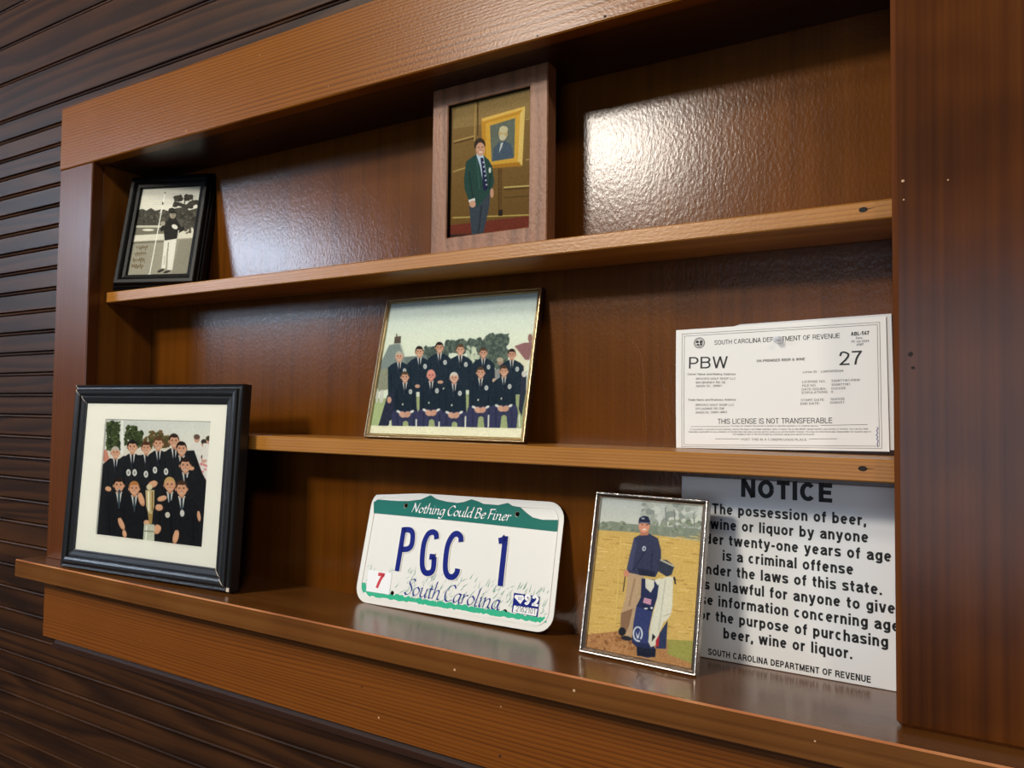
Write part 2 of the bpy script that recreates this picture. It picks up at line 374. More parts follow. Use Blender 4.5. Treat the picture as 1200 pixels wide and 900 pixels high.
# ---- lettering
def arc(cx, cz, rx, rz, a0, a1, n=9):
    return [(cx+rx*math.cos(math.radians(t)), cz+rz*math.sin(math.radians(t))) for t in np.linspace(a0, a1, n)]
def sans(c, t):
    """centre lines of a plain grotesque letter, cap height 1, stroke t -> (strokes, width)"""
    h = t/2; C = 1-h; B = h; XO = .735; X = XO-h
    def bowl(top, bot, xm, R, L=h): return [(L, top), (xm, top)]+arc(xm, (top+bot)/2, R-xm, (top-bot)/2, 90, -90)+[(L, bot)]
    def ess(w, H): return smooth_path([(w-h*1.1, H*.73), (w*.78, H-h*1.25), (w*.5, H-h), (w*.2, H-h*1.35), (h, H*.735), (w*.24, H*.575), (w*.52, H*.49), (w*.8, H*.4), (w-h, H*.255), (w*.8, h*1.35), (w*.5, h), (w*.2, h*1.3), (h*.9, H*.27)], 3)
    w = {'A': .74, 'B': .7, 'C': .75, 'D': .73, 'E': .63, 'F': .59, 'G': .78, 'H': .72, 'I': t, 'J': .54, 'K': .74, 'L': .58, 'M': .86, 'N': .73, 'O': .8, 'P': .66, 'Q': .8, 'R': .72, 'S': .68, 'T': .64, 'U': .72, 'V': .7, 'W': 1.0, 'X': .7, 'Y': .7, 'Z': .64,
         'a': .57, 'b': .58, 'c': .55, 'd': .58, 'e': .58, 'f': .36, 'g': .58, 'h': .55, 'i': t, 'j': .26, 'k': .56, 'l': t, 'm': .88, 'n': .55, 'o': .6, 'p': .58, 'q': .58, 'r': .38, 's': .53, 't': .36, 'u': .55, 'v': .56, 'w': .82, 'x': .56, 'y': .57, 'z': .52,
         '-': .32, '.': t, ',': t, ':': t, '/': .32, '&': .74, '1': .38}.get(c, .56)
    L, R, m = h, w-h, w/2
    el = arc(m, XO/2, m-h, XO/2-h, 0, 360, 20)
    G = {
     'A': [[(h*.75, 0), (m-t*.1, 1)], [(w-h*.75, 0), (m+t*.1, 1)], [(w*.22, .31), (w*.78, .31)]],
     'B': [[(L, 0), (L, 1)], bowl(C, .53, w*.55, R-.02), bowl(.53, B, w*.58, R)], 'C': [arc(m, .5, m-h, .5-h, 42, 318, 18)], 'D': [[(L, 0), (L, 1)], bowl(C, B, w*.4, R)],
     'E': [[(L, 0), (L, 1)], [(L, C), (w, C)], [(L, .52), (w*.92, .52)], [(L, B), (w, B)]], 'F': [[(L, 0), (L, 1)], [(L, C), (w, C)], [(L, .5), (w*.9, .5)]],
     'G': [arc(m, .5, m-h, .5-h, 42, 330, 18), [(R, 0), (R, .48)], [(w*.55, .45), (w, .45)]], 'H': [[(L, 0), (L, 1)], [(R, 0), (R, 1)], [(L, .52), (R, .52)]], 'I': [[(L, 0), (L, 1)]],
     'J': [[(R, 1), (R, .3)]+arc(m, .3, m-h, .3-h, 0, -180)], 'K': [[(L, 0), (L, 1)], [(L, .36), (w*.93, 1)], [(w*.36, .58), (w*.93, 0)]], 'L': [[(L, 0), (L, 1)], [(L, B), (w, B)]],
     'M': [[(L, 0), (L, 1)], [(R, 0), (R, 1)], [(L, 1), (m, h)], [(R, 1), (m, h)]], 'N': [[(L, 0), (L, 1)], [(R, 0), (R, 1)], [(L, 1), (R, 0)]], 'O': [arc(m, .5, m-h, .5-h, 0, 360, 24)],
     'P': [[(L, 0), (L, 1)], bowl(C, .44, w*.52, R)], 'Q': [arc(m, .5, m-h, .5-h, 0, 360, 24), [(w*.6, .28), (w*.95, -.02)]], 'R': [[(L, 0), (L, 1)], bowl(C, .48, w*.52, R-.02), [(w*.55, .48), (w*.86, .3), (w*.9, 0)]],
     'S': [ess(w, 1)], 'T': [[(m, 0), (m, 1)], [(0, C), (w, C)]], 'U': [[(L, 1), (L, .33)]+arc(m, .33, m-h, .33-h, 180, 360)+[(R, 1)]], 'V': [[(h*.7, 1), (m-t*.1, 0)], [(w-h*.7, 1), (m+t*.1, 0)]],
     'W': [[(h*.7, 1), (w*.26, 0)], [(w*.26, 0), (m, 1)], [(m, 1), (w*.74, 0)], [(w*.74, 0), (w-h*.7, 1)]], 'X': [[(h*.8, 1), (w-h*.8, 0)], [(w-h*.8, 1), (h*.8, 0)]],
     'Y': [[(h*.8, 1), (m, .42)], [(w-h*.8, 1), (m, .42)], [(m, .45), (m, 0)]], 'Z': [[(0, C), (w, C)], [(w-h, 1-h), (h, h)], [(0, B), (w, B)]],
     'a': [[(L+.01, .5)]+arc(m, .5, m-h, X-.5, 165, 0, 8)+[(R, .12), (w*1.0, .04)], smooth_path([(R, .42), (w*.45, .4), (L, .22), (w*.33, h*.95), (w*.68, h*1.3), (R, .26)], 4)],
     'b': [[(L, 0), (L, 1)], el], 'c': [arc(m, XO/2, m-h, XO/2-h, 45, 315, 15)], 'd': [[(R, 0), (R, 1)], el], 'e': [[(L, .38), (R, .38)], arc(m, XO/2, m-h, XO/2-h, 2, 318, 17)],
     'f': [[(w*.45, 0), (w*.45, .78)]+arc(w, .78, w*.55, C-.78, 180, 95, 5), [(0, X), (w, X)]], 'g': [[(R, XO), (R, -.02)]+arc(m, -.02, m-h, .19-h+.02, 0, -165, 9), el],
     'h': [[(L, 0), (L, 1)], arc(m, .45, m-h, X-.45, 180, 0)+[(R, 0)]], 'i': [[(L, 0), (L, XO)], [(L, 1-t*.9), (L, 1)]], 'j': [[(R, XO), (R, -.05)]+arc(0, -.05, R, .12, 0, -80, 5), [(R, 1-t*.9), (R, 1)]],
     'k': [[(L, 0), (L, 1)], [(L, .24), (w*.92, XO)], [(w*.36, .42), (w*.92, 0)]], 'l': [[(L, 0), (L, 1)]],
     'm': [[(L, 0), (L, XO)], arc((L+m)/2, .45, (m-L)/2, X-.45, 180, 0)+[(m, 0)], arc((R+m)/2, .45, (R-m)/2, X-.45, 180, 0)+[(R, 0)]], 'n': [[(L, 0), (L, XO)], arc(m, .45, m-h, X-.45, 180, 0)+[(R, 0)]], 'o': [el],
     'p': [[(L, -.21), (L, XO)], el], 'q': [[(R, -.21), (R, XO)], el], 'r': [[(L, 0), (L, XO)], arc(w, .42, w-h, X-.42, 180, 92, 6)], 's': [ess(w, XO)],
     't': [[(w*.45, .93), (w*.45, .2)]+arc(w*.95, .2, w*.5, .2-h, 180, 265, 5), [(0, X), (w, X)]], 'u': [[(R, 0), (R, XO)], [(L, XO), (L, .28)]+arc(m, .28, m-h, .28-h, 180, 360)],
     'v': [[(h*.7, XO), (m-t*.1, 0)], [(w-h*.7, XO), (m+t*.1, 0)]], 'w': [[(h*.7, XO), (w*.27, 0)], [(w*.27, 0), (m, XO)], [(m, XO), (w*.73, 0)], [(w*.73, 0), (w-h*.7, XO)]],
     'x': [[(h*.8, XO), (w-h*.8, 0)], [(w-h*.8, XO), (h*.8, 0)]], 'y': [[(h*.7, XO), (m, .04)], [(w-h*.7, XO), (w*.46, -.1), (w*.34, -.17), (w*.1, -.15)]], 'z': [[(0, X), (w, X)], [(w-h, X), (h, h)], [(0, B), (w, B)]],
     '0': [arc(m, .5, m-h, .5-h, 0, 360, 22)], '1': [[(w*.75, 0), (w*.75, 1)], [(w*.75, C-.02), (w*.1, .74)]], '2': [smooth_path([(L, .68), (w*.2, C-.05), (m, C), (R-.02, C-.12), (R, .66), (w*.62, .38), (h, h)], 4), [(0, B), (w, B)]],
     '3': [smooth_path([(L, .74), (m, C), (R, .75), (w*.5, .53)], 5), smooth_path([(w*.5, .53), (R, .28), (m, B), (L, .27)], 5)], '4': [[(w*.72, 0), (w*.72, 1)], [(w*.7, .98), (h, .28)], [(0, .27), (w, .27)]],
     '5': [[(w*.95, C), (w*.2, C), (w*.12, .5)], smooth_path([(w*.12, .5), (m, .62), (R, .34), (m, B), (L, .24)], 5)], '6': [smooth_path([(R, .8), (m, C), (L, .5), (L+.02, .3)], 5), arc(m, .32, m-h, .32-h, 0, 360, 18)],
     '7': [[(0, C), (w, C)], smooth_path([(w-h, C), (w*.5, .5), (w*.32, 0)], 4)], '8': [arc(m, .75, m-h-.02, .25-h, 0, 360, 16), arc(m, .28, m-h, .28-h, 0, 360, 16)], '9': [arc(m, .68, m-h, .32-h, 0, 360, 18), smooth_path([(R-.02, .7), (R, .5), (m, B), (L, .2)], 5)],
     '.': [[(L, 0), (L, t)]], ',': [[(L, t), (L, 0), (L-t*.35, -t*.7)]], ':': [[(L, 0), (L, t)], [(L, .6-t/2), (L, .6+t/2)]], '-': [[(0, .36), (w, .36)]], '/': [[(0, 0), (w, 1)]],
     '&': [smooth_path([(w, .02), (w*.3, .7), (w*.38, C), (w*.6, .78), (w*.15, .35), (w*.35, B), (w*.75, .25), (w*.95, .5)], 4)],
    }
    return G.get(c, []), w
def text_verts(body, bold=0.0):
    t = (.225 if bold > .02 else .195) if bold > .01 else (.165 if bold > 0 else .115)
    mb = MB(); x = 0.0
    for c in body:
        if c == ' ': x += .40; continue
        st, w = sans(c, t)
        for s in st: mb.ribbon([(x+a, b) for a, b in s], t, 0, 0, flat=True)
        x += w + (.135 if bold > .01 else .14)
    v = np.array(mb.v)[:, [0, 2]] if mb.v else np.zeros((0, 2))
    return v, mb.f
CAP = 1.0
def add_text(mb, body, x, z, cap, width=None, align='L', bold=0.0, y=0.0, i=0, sx=1.0, shear=0.0, rot=0.0):
    """writing in the XZ plane: baseline start (or centre) x, z, cap height, optional total width"""
    v, f = text_verts(body, bold)
    if len(v) == 0: return
    k = cap/CAP
    x0 = v[:, 0].min(); X = (v[:, 0]-x0); wd = X.max()
    sxx = (width/wd) if width else k*sx
    X = X*sxx; Z = v[:, 1]*k; X = X+shear*Z
    if align == 'C': X = X-wd*sxx/2
    if align == 'R': X = X-wd*sxx
    c, s_ = math.cos(rot), math.sin(rot)
    n = len(mb.v)
    mb.v += [(x+a*c-b*s_, y, z+a*s_+b*c) for a, b in zip(X, Z)]
    for p in f: mb.f.append(tuple(n+q for q in p)); mb.i.append(i)

GLYPH = {
 'S': (.85, [[(.8, 1.6), (.55, 1.8), (.22, 1.62), (.2, 1.3), (.5, .95), (.66, .55), (.5, .12), (.2, 0), (-.05, .2)]]),
 'o': (.82, [[(.4, 1), (.12, .75), (.06, .35), (.3, 0), (.62, .25), (.7, .65), (.4, 1)]]),
 'u': (.92, [[(0, .85), (.12, 1), (.1, .3), (.25, 0), (.5, .1), (.66, .5)], [(.68, 1), (.66, .2), (.78, 0), (.88, .1)]]),
 't': (.52, [[(.2, 1.4), (.18, .2), (.32, 0), (.48, .1)], [(0, 1), (.45, 1)]]),
 'h': (.92, [[(.12, 1.9), (.1, 0)], [(.1, .55), (.4, .97), (.6, .9), (.64, .5), (.62, .15), (.75, 0), (.86, .1)]]),
 'C': (1.05, [[(.98, 1.5), (.75, 1.8), (.35, 1.6), (.06, .95), (.18, .25), (.5, 0), (.95, .25)]]),
 'a': (.88, [[(.65, .9), (.4, 1), (.12, .72), (.06, .28), (.24, 0), (.52, .3), (.66, .9)], [(.7, 1), (.64, .2), (.76, 0), (.86, .1)]]),
 'r': (.6, [[(0, .9), (.12, 1), (.1, 0)], [(.1, .55), (.34, .95), (.55, .93)]]),
 'l': (.42, [[(.16, 1.9), (.1, .2), (.22, 0), (.36, .1)]]),
 'i': (.42, [[(0, .88), (.12, 1), (.1, .2), (.22, 0), (.36, .1)], [(.15, 1.4), (.2, 1.47)]]),
 'n': (.92, [[(0, .88), (.12, 1), (.1, 0)], [(.1, .55), (.4, .97), (.6, .9), (.62, .5), (.6, .15), (.74, 0), (.84, .1)]]),
 'N': (1.15, [[(.0, 0), (.12, .6), (.14, 1.7)], [(.1, 1.75), (.82, .05)], [(.82, .05), (.88, 1.2), (1.0, 1.8)]]),
 'g': (.88, [[(.65, .9), (.4, 1), (.12, .72), (.06, .28), (.24, 0), (.52, .3), (.66, .9)], [(.7, 1), (.62, -.35), (.35, -.7), (.0, -.5)]]),
 'd': (.88, [[(.65, .9), (.4, 1), (.12, .72), (.06, .28), (.24, 0), (.52, .3), (.66, .9)], [(.72, 1.9), (.64, .2), (.76, 0), (.86, .1)]]),
 'B': (.95, [[(.16, 1.75), (.1, 0)], [(0, 1.68), (.5, 1.75), (.7, 1.4), (.45, 1.0), (.14, .95)], [(.45, 1.0), (.78, .65), (.68, .2), (.4, 0), (.02, .02)]]),
 'e': (.72, [[(.1, .5), (.58, .68), (.56, .92), (.38, 1), (.12, .72), (.06, .28), (.26, 0), (.6, .2)]]),
 'F': (.78, [[(.16, 1.75), (.1, 0)], [(.0, 1.72), (.8, 1.78)], [(.12, .95), (.6, .98)]]),
 ' ': (.38, []),
}
def chancery(mb, s, p0, p1, xh, nib, y, i=0, slant=0.22):
    """italic pen lettering from baseline point p0 to p1 (XZ)"""
    tot = sum(GLYPH[c][0] for c in s); p0 = np.array(p0, float); p1 = np.array(p1, float)
    L = np.linalg.norm(p1-p0); ux = (p1-p0)/L; uz = np.array((-ux[1], ux[0])); k = L/tot; cur = 0.0
    nv = (ux*math.cos(.7)+uz*math.sin(.7))*nib/2
    for c in s:
        adv, strokes = GLYPH[c]
        for st in strokes:
            P = [p0+ux*(cur+a)*k+(ux*slant+uz)*b*xh for a, b in smooth_path(st, 6)]
            for a, b in zip(P[:-1], P[1:]):
                d = b-a; d = d/max(1e-9, np.linalg.norm(d)); nn = np.array((-d[1], d[0]))
                v = nv if abs(nv @ nn) > nib*.14 else nn*nib*.14
                q = [a-v, b-v, b+v, a+v]
                if np.cross(q[1]-q[0], q[2]-q[0]) < 0: q = q[::-1]
                mb.poly([(t[0], y, t[1]) for t in q], i)
        cur += adv

def plate_curve(name, outline, holes, thick, y, mat, parent, bevel=0.0):
    """flat sheet with round holes, standing in XZ"""
    cu = bpy.data.curves.new('c', 'CURVE'); cu.dimensions = '2D'; cu.fill_mode = 'BOTH'; cu.extrude = thick/2; cu.bevel_depth = bevel
    def add(pts):
        sp = cu.splines.new('POLY'); sp.points.add(len(pts)-1); sp.use_cyclic_u = True
        for p, q in zip(sp.points, pts): p.co = (q[0], q[1], 0, 1)
    add(outline)
    for hx, hz, r in holes: add([(hx+r*math.cos(t), hz+r*math.sin(t)) for t in np.linspace(0, 2*math.pi, 16, endpoint=False)])
    ob = bpy.data.objects.new('c', cu); COL.objects.link(ob)
    dg = bpy.context.evaluated_depsgraph_get(); dg.update()
    me = bpy.data.meshes.new_from_object(ob.evaluated_get(dg))
    bpy.data.objects.remove(ob); bpy.data.curves.remove(cu)
    me.transform(Matrix.Translation((0, y, 0)) @ Matrix.Rotation(math.pi/2, 4, 'X'))
    me.name = name; me.materials.clear(); me.materials.append(mat)
    o = bpy.data.objects.new(name, me); COL.objects.link(o); o.parent = parent
    return o
def round_rect(x0, z0, x1, z1, r, n=7):
    out = []
    for cx, cz, a in ((x1-r, z0+r, -90), (x1-r, z1-r, 0), (x0+r, z1-r, 90), (x0+r, z0+r, 180)):
        for t in np.linspace(a, a+90, n): out.append((cx+r*math.cos(math.radians(t)), cz+r*math.sin(math.radians(t))))
    return out

# ------------------------------------------------------------------ materials
M_HEAD = wood('header_wood', (86, 46, 7), (126, 71, 12), (138, 82, 17), 'X', rings=190, stretch=.05, rough=.29, peel=.12, peel_scale=420, warp=16, seed=.3, wave_mix=.65, blotch=.15, spec=.32)
M_APRON = wood('apron_wood', (74, 36, 6), (116, 62, 14), (130, 72, 19), 'X', rings=190, stretch=.05, rough=.42, peel=.07, warp=14, seed=2.1, wave_mix=.55, blotch=.15, spec=.3)
M_STILE = wood('stile_wood', (76, 38, 16), (94, 50, 21), (104, 58, 26), 'Z', rings=130, stretch=.04, rough=.27, peel=.06, warp=9, seed=1.2, wave_mix=.3)
M_CASE = wood('casing_wood', (40, 18, 4), (74, 36, 7), (102, 54, 11), 'Z', rings=90, stretch=.035, rough=.22, peel=.05, peel_scale=90, warp=14, seed=3.4, wave_mix=.3, blotch=.6, spec=.42)
M_LINER = wood('jamb_wood', (90, 48, 11), (128, 76, 22), (146, 90, 30), 'Z', rings=110, stretch=.04, rough=.32, peel=.08, warp=8, seed=.7, wave_mix=.4)
M_PANEL = wood('panel_wood', (68, 36, 6), (94, 51, 9), (110, 62, 13), 'Z', rings=30, stretch=.05, rough=.215, peel=.105, peel_scale=330, warp=6, seed=5.1, wave_mix=.25, blotch=.5, fine=.03, spec=.34)
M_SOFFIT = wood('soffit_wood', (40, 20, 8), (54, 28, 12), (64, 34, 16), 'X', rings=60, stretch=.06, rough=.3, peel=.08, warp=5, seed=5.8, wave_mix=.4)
M_SHELF = wood('shelf_wood', (124, 74, 20), (166, 108, 40), (182, 124, 56), 'X', rings=210, stretch=.05, rough=.36, peel=.10, warp=12, seed=4.2, wave_mix=.45, blotch=.35)
M_SILL = wood('sill_wood', (76, 42, 17), (106, 64, 27), (124, 80, 38), 'X', rings=80, stretch=.05, rough=.23, peel=.05, warp=7, seed=6.2, wave_mix=.3, blotch=.45)
M_BEAD = wood('beadboard_wood', (33, 18, 9), (48, 27, 13), (72, 42, 19), 'X', rings=36, stretch=.10, rough=.40, peel=.05, warp=9, seed=7.7, boards=(.0746, -.0045), wave_mix=.65, blotch=.3, spec=.3)
M_MOULD = plain('moulding_varnish', (46, 25, 15), .5, spec=.15)
M_WORN = wood('worn_edge', (120, 62, 26), (176, 106, 58), (214, 160, 110), 'X', rings=30, stretch=.4, rough=.5, peel=.2, warp=9, seed=8.8, wave_mix=.3, blotch=.6)
M_BLACK = plain('black_lacquer', (15, 14, 14), .4, bump=.05, spec=.14)
M_BLACKS = plain('black_satin', (26, 26, 28), .34, bump=.12, bscale=300)
M_CHIP = plain('bare_gesso', (206, 190, 170), .8)
M_RUST = wood('rustic_frame_wood', (88, 54, 33), (132, 86, 56), (152, 104, 72), 'Z', rings=50, stretch=.1, rough=.5, peel=.5, peel_scale=220, warp=6, seed=9.3, wave_mix=.5)
M_GOLD = plain('gilt_metal', (196, 180, 142), .30, 1.0, bump=.25, bscale=700)
M_BRONZE = plain('dark_bronze', (84, 60, 38), .4, .8, bump=.6, bscale=420)
M_SILVER = plain('silver_metal', (214, 206, 196), .24, 1.0, bump=.35, bscale=600)
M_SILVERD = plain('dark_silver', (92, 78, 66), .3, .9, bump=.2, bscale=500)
M_MAT = plain('cream_mat_board', (242, 239, 230), .8)
M_KRAFT = plain('backing_board', (38, 30, 25), .8)
M_INK = ink_mat('photo_paper')
M_GLASS = glass_mat()
M_PAPER = plain('white_paper', (236, 235, 231), .75)
M_PAPER2 = plain('paper_sheet_white', (214, 214, 214), .75)
M_TXT = plain('black_print', (22, 22, 24), .6)
M_TXTG = plain('grey_print', (105, 102, 100), .7)
M_SIGN = plain('white_sign_plastic', (232, 232, 230), .28)
M_PLATE = plain('plate_white', (230, 228, 220), .4, bump=.06, bscale=90)
M_TEAL = plain('plate_teal', (0, 108, 96), .4, spec=.14)
M_GREEN = plain('plate_green', (44, 178, 136), .4, spec=.2)
M_GRASS = plain('plate_grass', (104, 166, 142), .45)
M_BLUE = plain('plate_blue', (2, 24, 122), .45, spec=.12)
M_SCRIPT = plain('plate_script_blue', (30, 48, 140), .4, spec=.15)
M_WHITE = plain('print_white', (240, 240, 240), .4)
M_RED = plain('print_red', (200, 24, 40), .4)
M_HOLE = plain('nail_dark', (24, 14, 9), .8)
M_NAIL = plain('filled_nail', (200, 160, 120), .7)
M_STEEL = plain('steel', (190, 190, 190), .3, 1.0)
def clear_plastic():
    m, nt, b = new_mat('clear_plastic')
    b.inputs['Base Color'].default_value = (.86, .90, .96, 1); b.inputs['Roughness'].default_value = .08; b.inputs['Alpha'].default_value = .42
    return m
M_CLEAR = clear_plastic()

# ------------------------------------------------------------------ setting
WO, CW = 1.1768, 0.0956           # niche opening width, left casing width
ZT, ZH = 0.6757, 0.7849           # header underside / top
DB = 0.1170                       # back panel depth
XL, XR = -0.002, 1.1888           # liner faces
YW = 0.012                        # bead board face
SF, ST_ = -0.0435, 0.0148         # ledge front / underside
SLOPE = .078                      # the ledge falls slightly towards the back
def ledge(y): return (DB-y)*SLOPE
AB = -0.1238                      # apron bottom
XA, XZ = -0.0985, 1.50            # trim extents

def struct(o): o['kind'] = 'structure'; return o

# bead-board wall: grooved profile run along X, in three pieces round the niche
GROOVES = [.885+.0735*k for k in range(0, 9)]
GROOVES += [.8115, .7707, .734, .6985, .662, .625, .588, .551] + [.5137-.0376*k for k in range(11)]
GROOVES += [.0985, .0592, .0199, -.0194, -.0587, -.098] + [-.1372, -.1737, -.2085, -.245, -.2825, -.320, -.3565] + [-.3565-.0372*k for k in range(1, 18)]
GROOVES = sorted(GROOVES)
def bead_profile(z0, z1):
    pts = [(YW, z0)]
    for g in GROOVES:
        if g-.008 < z0 or g+.003 > z1: continue
        pts += [(YW, g-.0072), (YW+.0040, g-.0066), (YW+.0040, g-.0056), (YW+.0008, g-.0046), (YW, g-.0032), (YW+.0006, g-.0016),
                (YW+.0024, g-.0008), (YW+.0070, g-.0005), (YW+.0070, g+.0009), (YW+.0006, g+.0011), (YW, g+.0020)]
    return pts + [(YW, z1)]
mb = MB()
for x0, x1, z0, z1 in ((-1.9, -.06, -1.0, 1.5), (-.06, 2.2, ZH-.03, 1.5), (-.06, 2.2, -1.0, AB+.03)):
    pr = bead_profile(z0, z1)
    for a, b in zip(pr[:-1], pr[1:]):
        mb.quad((x0, a[0], a[1]), (x1, a[0], a[1]), (x1, b[0], b[1]), (x0, b[0], b[1]))
    mb.quad((x0, .05, z0), (x0, .05, z1), (x1, .05, z1), (x1, .05, z0))
struct(mb.build('wall_back', [M_BEAD]))

def box(name, lo, hi, mats, c=.0012, edge=None, extra=None):
    mb = MB(); mb.bevel_box(lo, hi, c, 0, edge)
    return mb.build(name, mats)
# niche back panel, liners, soffit
struct(box('wall_niche', (-.03, DB, -.03), (XR+.03, DB+.012, ZT+.03), [M_PANEL]))
struct(box('trim_1', (-CW-.003, 0, ZT), (XZ, .02, ZH), [M_HEAD], .0015))                       # header board
struct(box('trim_2', (-CW, 0, 0.0085), (0, .0195, ZT-.0006), [M_STILE], .0015))                   # left casing
struct(box('trim_3', (WO, 0, 0.0085), (WO+.21, .0195, ZT-.0006), [M_CASE, M_STILE], .0045, 1))                # right casing
struct(box('trim_4', (-CW-.003, 0, AB), (XZ, .0195, -ST_), [M_APRON], .0015))                  # apron
mb = MB(); e = .0017; x0, x1 = -.1045, XZ                                                      # bottom ledge of the niche
prf = [(SF, -ST_), (SF, ledge(SF)-e), (SF+e, ledge(SF+e)), (DB, 0), (DB, -ST_)]
for k in range(5):
    a, b = prf[k], prf[(k+1) % 5]
    mb.quad((x0, a[0], a[1]), (x0, b[0], b[1]), (x1, b[0], b[1]), (x1, a[0], a[1]), 1 if k == 1 else 0)
mb.poly([(x0, p[0], p[1]) for p in prf]); mb.poly([(x1, p[0], p[1]) for p in prf][::-1])
struct(mb.build('trim_5', [M_SILL, M_WORN]))
struct(box('trim_6', (XL-.018, .02, 0), (XL, DB, ZT+.002), [M_LINER], .0008))                  # left liner
struct(box('trim_7', (XR, .02, 0), (XR+.018, DB, ZT+.002), [M_LINER], .0008))                  # right liner
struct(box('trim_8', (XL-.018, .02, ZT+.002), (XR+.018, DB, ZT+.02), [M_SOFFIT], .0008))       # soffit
# bed moulding under the apron
mb = MB()
pr = [(YW, AB-.0155), (.004, AB-.0155), (.0045, AB-.0125), (.008, AB-.010), (.010, AB-.006), (.0115, AB-.003), (.0115, AB-.0002), (YW, AB-.0002)]
mb = MB()
for a, b in zip(pr[:-1], pr[1:]): mb.quad((-.078, a[0], a[1]), (XZ, a[0], a[1]), (XZ, b[0], b[1]), (-.078, b[0], b[1]))
struct(mb.build('trim_9', [M_MOULD]))

# putty-filled nail heads and scuffs on the boards
def specks(parent, name, y, spots, mat, r=.0011):
    for x, z in spots:
        k = random.uniform(.6, 1.2); m2 = MB()
        m2.poly([(x+r*k*math.cos(t), y-.00015, z+r*k*random.uniform(.6, 1.1)*math.sin(t)) for t in np.linspace(0, 2*math.pi, 9, endpoint=False)])
        m2.build(name, [mat], parent)
T = bpy.data.objects
specks(T['trim_1'], 'nail_head', 0, [(.3962, .7623), (.5274, .6895), (.2402, .6830), (.7986, .6870)], M_NAIL)
specks(T['trim_1'], 'nail_hole', 0, [(.835, .6790), (.9144, .6800)], M_HOLE, .0014)
specks(T['trim_3'], 'chip', 0, [(1.1852, .4653), (1.2178, .4612), (1.1857, .4492)], M_NAIL, .0011)
specks(T['trim_3'], 'nail_hole', 0, [(1.1896, .3181), (1.1914, .3066)], M_HOLE, .0022)
specks(T['trim_4'], 'nail_head', 0, [(.6313, -.1016), (.7993, -.0534), (.1698, -.0874)], M_NAIL, .0012)
specks(T['trim_4'], 'nail_hole', 0, [(.604, -.0708), (.799, -.1061)], M_HOLE, .0014)
specks(T['trim_5'], 'chip', SF, [(.7675, -.0066), (.905, -.0010), (1.1190, .0012)], M_NAIL, .0014)
m2 = MB(); m2.ribbon(smooth_path([(.9035, .352), (.9150, .335), (.9190, .300), (.9215, .255), (.9217, .231)], 4), .0005, DB-.0002, DB-.0002, flat=True); m2.build('scratch', [M_APRON], T['wall_niche'])

# ------------------------------------------------------------------ shelves
def shelf(label, z, th, y0, nails):
    mb = MB(); mb.bevel_box((XL+.0035, y0, z-th), (XR-.003, DB-.0005, z), .0012, 0, 0)
    o = mb.build('wooden_shelf', [M_SHELF]); tag(o, label, 'shelf', 'wooden shelves in the niche')
    for x, zz, r in nails:
        m2 = MB()
        m2.poly([(x+r*math.cos(t)*1.25, y0-.0002, zz+r*math.sin(t)*.8) for t in np.linspace(0, 2*math.pi, 12, endpoint=False)])
        m2.poly([(x+r*.9, y0-.0002, zz-.0004), (x+r*3.4, y0-.0002, zz+.0007), (x+r*.9, y0-.0002, zz+.0004)])
        m2.build('nail_hole', [M_HOLE], o)
    return o
S1, S2, YS, YS2 = .4598, .2275, .0292, .0300
shelf('upper wooden shelf board holding the two upright framed photographs', S1, .0175, YS, [(1.1535, S1-.0075, .0030)])
shelf('lower wooden shelf board under the team photo and the licence papers', S2, .0203, YS2, [(1.1515, S2-.0085, .0030)])

# ------------------------------------------------------------------ frames
def pane(parent, w, h, x0, z0, y, t=.0015):
    mb = MB(); mb.quad((x0-w/2, y, z0), (x0+w/2, y, z0), (x0+w/2, y, z0+h), (x0-w/2, y, z0+h))
    return mb.build('glass', [M_GLASS], parent)
def backing(parent, w, h, z0, y0, y1, x0=0.0):
    mb = MB(); mb.bevel_box((x0-w/2, y0, z0), (x0+w/2, y1, z0+h), .0006)
    return mb.build('backing_board', [M_KRAFT], parent)
def easel(parent, y0, reach, ztop, lean, w=.03):
    """fold-out strut from the back down to the shelf"""
    mb = MB(); zb = reach*math.tan(lean)      # the shelf seen from the leaning frame
    for s, a in ((-1, 0), (1, 1)): pass
    A = [(-w/2*.6, y0, ztop), (w/2*.6, y0, ztop), (w/2, reach, zb), (-w/2, reach, zb)]
    B = [(p[0], p[1]+.0025, p[2]+.0015) for p in A]
    mb.poly(A[::-1]); mb.poly(B)
    for k in range(4): j = (k+1) % 4; mb.quad(A[k], A[j], B[j], B[k])
    return mb.build('easel_strut', [M_KRAFT], parent)

